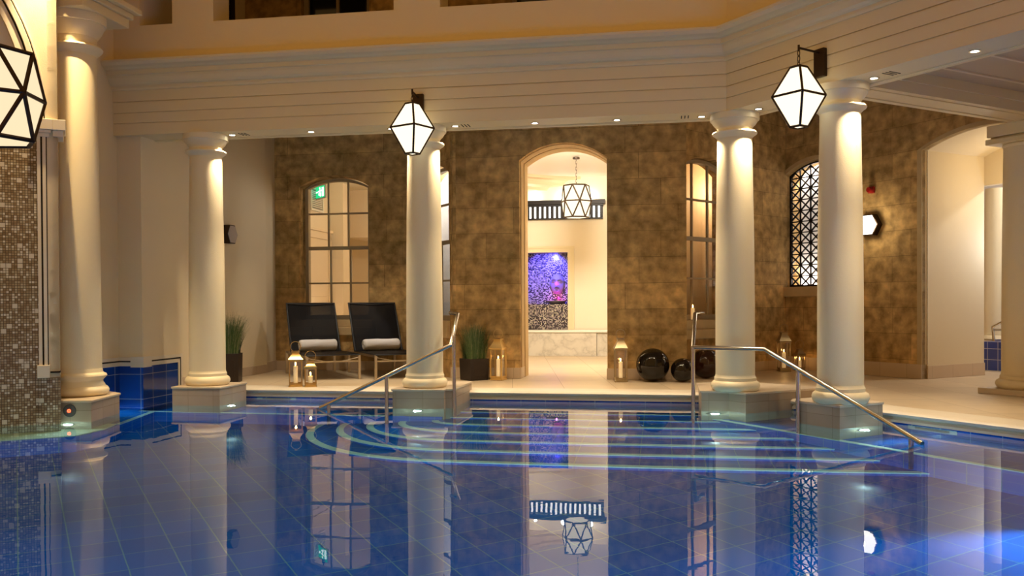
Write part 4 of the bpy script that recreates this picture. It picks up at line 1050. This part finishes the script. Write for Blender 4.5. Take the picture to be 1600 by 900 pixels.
# ------------------------------------------------------------------ candle lanterns
def candle(t, z, h, r=.026):
    MB().lathe([(0, z), (r, z), (r, z + h - .004), (r - .004, z + h), (r*.6, z + h - .003), (0, z + h - .004)], n=24).build('candle', WAX, t, smooth=True)
    MB().lathe([(0, z + h + .004), (.005, z + h + .010), (.0075, z + h + .020), (.005, z + h + .034), (.0015, z + h + .046), (0, z + h + .048)], n=12).build('flame', FLAME, t, smooth=True)
def lantern(label, p, W, H, yaw, met, ch, e=.55, ringr=None):
    t = thing('candle_lantern', label, 'lantern', Matrix.Translation(p) @ rot(yaw), None)
    w2 = W/2; hb_ = H*.62 
    MB().box(-w2, w2, -w2, w2, 0, .02).box(-w2*.88, w2*.88, -w2*.88, w2*.88, .02, .035).build('base', met, t, bevel=.003)
    f = MB(); i2 = w2*.86; s = W*.045
    for sx in (-1, 1):
        for sy in (-1, 1): f.box(sx*i2 - s, sx*i2 + s, sy*i2 - s, sy*i2 + s, .035, hb_)
    for zz_ in (.045, hb_ - .008): 
        for sg in (-1, 1): f.box(-i2, i2, sg*i2 - s*.7, sg*i2 + s*.7, zz_ - .008, zz_ + .008); f.box(sg*i2 - s*.7, sg*i2 + s*.7, -i2, i2, zz_ - .008, zz_ + .008)
    f.build('frame', met, t)
    g = MB()
    for sg in (-1, 1): g.box(-i2, i2, sg*i2 - .001, sg*i2 + .001, .04, hb_); g.box(sg*i2 - .001, sg*i2 + .001, -i2, i2, .04, hb_)
    g.build('glass', PANE, t)
    def sqr(r, z): return [Vector((r*a, r*b, z)) for a, b in ((-1,-1),(1,-1),(1,1),(-1,1))]
    hr = H*.80
    MB().sweep(None, [sqr(w2*1.02, hb_), sqr(w2*1.05, hb_ + .012), sqr(w2*.85, hb_ + (hr-hb_)*.35), sqr(w2*.52, hb_ + (hr-hb_)*.85), sqr(w2*.5, hr), sqr(w2*.6, hr), sqr(w2*.6, hr + .012), sqr(w2*.3, hr + .02)]).build('roof', met, t, smooth=True, angle=30)
    rr = ringr or W*.36; zr = hr + .01 + rr*1.0
    a_ = [R(-60 + k*300/22) for k in range(23)]
    MB().tube([(rr*math.sin(math.pi + a + R(90) + R(0) - R(90) - R(0)) if 0 else rr*math.sin(a - R(90) + R(90) + 0) , 0, zr + rr*math.cos(a)) for a in [R(-150 + k*300/24) for k in range(25)]], W*.022, 8).build('ring_handle', met, t, smooth=True)
    candle(t, .036, ch)
    lamp('POINT', 'candle_lamp', t.matrix_world @ Vector((0, 0, .036 + ch + .03)), e, (1, .50, .16), None, .012)
    return t
def fl(u, v): return P(u, v, 0)
lantern('tall brass candle lantern on the deck edge before the first lounger', fl(459, 605.5) + Vector((0, .10, 0)), .172, .53, R(14), BRASS, .22)
lantern('short brass candle lantern on the deck edge beside the tall brass one', fl(483, 605.5) + Vector((0, .08, 0)), .150, .38, R(14), BRASS, .10, ringr=.065)
lantern('brass candle lantern on the floor between the square planter and the doorway', fl(778.5, 594.5) + Vector((0, .10, 0)), .180, .67, R(-22), BRASS, .24)
lantern('antique brass candle lantern on the floor between the doorway and the large black ball', fl(971, 597) + Vector((0, .08, 0)), .165, .68, R(0), BRASSD, .22)
lantern('tall silvery candle lantern in the dark corner behind the right handrail', fl(1227.5, 580.5) + Vector((0, .08, 0)), .17, .70, R(0), BRASSD, .24)
lantern('short candle lantern in the dark corner beside the tall silvery one', fl(1251, 579.5) + Vector((0, .05, 0)), .13, .38, R(10), BRASSD, .12, ringr=.07)
gq = FQ @ Vector(((FQ.inverted() @ D(1080.5, 487, 12.2)).x, -.0, .785))
t = thing('pillar_candle', 'lit pillar candle standing on the window sill above the black balls', 'candle', Matrix.Translation(gq))
candle(t, 0, .155, .025)
lamp('POINT', 'candle_lamp', gq + Vector((0, -.0, .19)), .8, (1, .5, .16), None, .012)

# ------------------------------------------------------------------ glossy balls
def ball(u, vb, rpx, label, mt):
    p = P(u, vb, 0); r = rpx * p.y / F
    p = p + Vector((0, r*.35, 0)); r = rpx * p.y / F
    o = MB().icos((0, 0, 0), r, 5).build('decorative_ball', mt, smooth=True, angle=180); o.location = (p.x, p.y, r + .001)
    tag(o, label, 'ball')
ball(1021.5, 597, 26, 'large glossy black ball on the floor beside the antique brass lantern', GLOSSB)
ball(1068, 597.5, 18.6, 'small glossy dark ball on the floor between two larger balls', GLOSSB)
ball(1105, 592, 23.5, 'glossy brown ball partly hidden behind the corner column', GLOSSR)

# ------------------------------------------------------------------ planters
def planter(label, p, W, H, yaw, gh, n, seed, spread, groundless=False, pale=0):
    rnd = random.Random(seed)
    t = thing('potted_grass', label, 'plant', Matrix.Translation(p) @ rot(yaw))
    w2 = W/2; wb = w2*.94
    def s_(r, z): return [Vector((r*a, r*b, z)) for a, b in ((-1,-1),(1,-1),(1,1),(-1,1))]
    MB().sweep(None, [s_(wb, 0), s_(w2, H), s_(w2 - .02, H), s_(w2 - .03, H - .05)]).build('pot', PLANT, t, bevel=.004)
    MB().box(-w2*.6, w2*.6, -w2*1.0, -w2*.95, H*.2, H*.8).build('pot_panel', PLANT, t, bevel=.003)
    MB().faces(s_(w2 - .025, H - .03), [(0, 1, 2, 3)]).build('soil', SOIL, t)
    def blades(n, mt, h0, h1, wd, nm, sp):
        m = MB()
        for i in range(n):
            x, y = rnd.uniform(-w2*.8, w2*.8), rnd.uniform(-w2*.8, w2*.8); h = rnd.uniform(h0, h1)
            a = rnd.uniform(0, 2*math.pi); ln = rnd.uniform(.1, 1)*sp*h + .25*math.hypot(x, y); ca, sa = math.cos(a), math.sin(a)
            if rnd.random() < .7: q_ = math.hypot(x, y) + 1e-6; ca, sa = x/q_, y/q_
            px, py = -sa, ca; pts = []
            for k in range(5):
                s = k/4; d = ln*s**1.8; w_ = wd*(1 - s*.85)
                z = H - .03 + h*(s - .22*s*s*(ln/h))
                cx, cy = x + ca*d, y + sa*d
                pts += [(cx + px*w_, cy + py*w_, z), (cx - px*w_, cy - py*w_, z)]
            v = [m.bm.verts.new(q_) for q_ in pts]
            for k in range(4): m.bm.faces.new((v[2*k], v[2*k+1], v[2*k+3], v[2*k+2]))
        o = m.build(nm, mt, t); o['kind'] = 'stuff'
    blades(n, GRASS, gh*.3, gh, .0055, 'grass_blades', spread); blades(n//5, SEED, gh*.7, gh*1.15, .0028, 'seed_stems', spread*1.1)
planter('square dark planter of dense green grass against the wall beside the doorway', P(740, 595) + Vector((0, .17, 0)), .29, .285, R(34), .50, 1100, 3, .32)
planter('dark planter with wispy green grass half hidden behind the first slim column', P(357, 597) + Vector((.02, .0, 0)), .28, .38, R(6), .56, 800, 5, .36, pale=1)

# ------------------------------------------------------------------ sun loungers with towels
def make_lounger(label):
    t = thing('sun_lounger', label, 'sun lounger', None, 'sun loungers by the far window')
    w2 = .355; z = .33; L = 1.50; hg = .38
    # local: x across, y = -foot direction (foot towards -y); back legs at y=0, front legs at y=-L
    for x in (-w2, w2):
        for y in (0, -L):
            MB().box(x - .018, x + .018, y - .014, y + .014, 0, z + (.0 if y else .0)).build('leg', BRUSH, t, bevel=.002)
    f = MB()
    for x in (-w2, w2): f.box(x - .012, x + .012, -L, 0, z - .035, z - .005)
    f.box(-w2, w2, -L - .012, -L + .012, .235, .255); f.box(-w2, w2, -.012, .012, z - .03, z - .005)
    f.build('side_frame', BRUSH, t)
    MB().tube([(-w2 + 2*w2*k/12, -L - .004, z - .03 - .055*math.sin(math.pi*k/12)) for k in range(13)], .006, 8).build('curved_bar', BRUSH, t, smooth=True)
    MB().box(-w2 - .005, w2 + .005, -L - .01, -hg, z - .004, z + .012).build('seat_sling', SLING, t, bevel=.004)
    MB().tube([(-w2, -hg, z), (-w2, -L - .02, z), (w2, -L - .02, z), (w2, -hg, z)], .011, 8).build('seat_edge', mat('black_sling_edge', (.01,.01,.012), .5), t, smooth=True)
    yb, zb = .02 - .0, 1.03
    def bp(x, s): return Vector((x, -hg + s*(yb + hg - .02) , z + s*(zb - z)))
    m = MB(); rows = []
    for k in range(9):
        s = k/8; rows.append([bp(-w2, s), bp(w2, s), bp(w2, s) + Vector((0, .004, 0)), bp(-w2, s) + Vector((0, .004, 0))])
    m.sweep(None, rows); m.build('backrest_sling', SLING, t)
    MB().tube([bp(-w2, 0), bp(-w2, 1), bp(-w2*.6, .985), bp(0, .965), bp(w2*.6, .985), bp(w2, 1), bp(w2, 0)], [.017]*7, 8).tube([bp(-w2, 1), bp(w2, 1)], .014, 8).build('backrest_frame', mat('black_frame', (.008,.008,.01), .4), t, smooth=True, angle=60)
    MB().tube([bp(0, .55) + Vector((0, .01, 0)), (0, -.02, z)], .008, 6).build('backrest_stay', mat('stay', (.01,.01,.01), .5), t)
    return t
def towel(label, M_, L=.53, r=.090):
    t = thing('rolled_towel', label, 'towel', M_, 'rolled towels on the loungers')
    rnd = random.Random(hash(label) % 1000)
    m = MB(); rows = []; n_ = 40
    prof_ = [(-L/2, .3), (-L/2, .78), (-L/2 + .008, .93), (-L/2 + .03, 1.0)] + [(-L/2 + .03 + (L - .06)*k/10, 1.0 + .02*rnd.uniform(-1, 1)) for k in range(1, 10)] + [(L/2 - .03, 1), (L/2 - .008, .93), (L/2, .78), (L/2, .3)]
    for x, k in prof_:
        rows.append([Vector((x, r*1.05*k*math.cos(a)*(1 + .02*math.sin(3*a + x*14)), r*.92*k*math.sin(a)*(1 + .025*math.sin(2*a + x*18)))) for a in [2*math.pi*i/n_ for i in range(n_)]])
    m.sweep(None, rows); m.build('roll', TOWEL, t, smooth=True, angle=70)
    sp = MB()
    for sx in (-1, 1):
        pts = []
        for k in range(50):
            a = k*.42; rr = r*.86*(1 - k/56); pts.append((sx*(L/2 + .001), rr*math.cos(a), rr*.88*math.sin(a)))
        sp.tube(pts, .0035, 5)
    sp.tube([(-L/2 + .02, -r*.80, r*.52), (0, -r*.83, r*.50), (L/2 - .02, -r*.80, r*.52)], .004, 6)
    sp.build('rolled_edge', TOWEL, t, smooth=True)
    return t
LY = R(24)
o1 = P(486, 581.8); l1_ = make_lounger('black mesh sun lounger directly before the arched window, behind the left lanterns')
l1_.matrix_world = Matrix.Translation(o1) @ rot(LY)
l2_ = copy_tree(l1_); l2_['label'] = 'black mesh sun lounger partly hidden by the second column'
o2 = P(581.5, 580.2); l2_.matrix_world = Matrix.Translation(o2) @ rot(LY)
for l_, lb_ in ((l1_, 'rolled white towel on the lounger before the arched window'), (l2_, 'rolled white towel on the lounger beside the second column')):
    p_ = l_.matrix_world @ Vector((0, -.51, .345 + .083)); towel(lb_, Matrix.Translation(p_) @ rot(LY))

# ------------------------------------------------------------------ lights inside the rooms
def rl(x, y, z, e, c=(1,.80,.55), fr=FM, s=.12): lamp('POINT', 'room_lamp', loc(fr, x, y, z), e, c, None, s)
rl(rb + .1, b1 + .65, 2.9, 42); rl(ra + .25, b1 + .6, .6, 10); rl(rb + .35, b1 + 3.0, 1.6, 14)
lamp('AREA', 'room_lamp', loc(FM, (cl + cr)/2, bm + T + .35, 3.35), 250, (1,.91,.75), loc(FM, (d0 + d1)/2, hb, 1.4), .8)
for q_ in (.15, .5, .85): lamp('POINT', 'cove_lamp', loc(FM, gx0 + (gx1 - gx0)*q_, hbw - .10, gz1 + .13), 3.5, (1,.93,.78), None, .03)
rl(-.75, .55, 2.9, 60, (1,.97,.95), FP, .05); rl(1.4, .6, 2.7, 12, (1,.72,.42), FQ, .05)
rl(g0 + gw/2, bR + .5, 2.9, 0.1, (1,1,1), FR)
for zz_, xx_ in ((1.12, .0), (1.12, .6), (3.24, .0), (3.24, .6)): lamp('POINT', 'room_lamp', loc(FR, g0 + xx_, bR + .36, zz_), 60, (1,.95,.95), None, .03)
rl(ar0 + 1.0, pe + 1.6, 3.4, 130, (1,.95,.9), FR); rl(ar0 + .9, bR + 1.0, 2.5, 22, (1,.78,.5), FR)
rl(ar0 + .4, pe + .35, 1.8, 16, (.8,.88,1), FR)
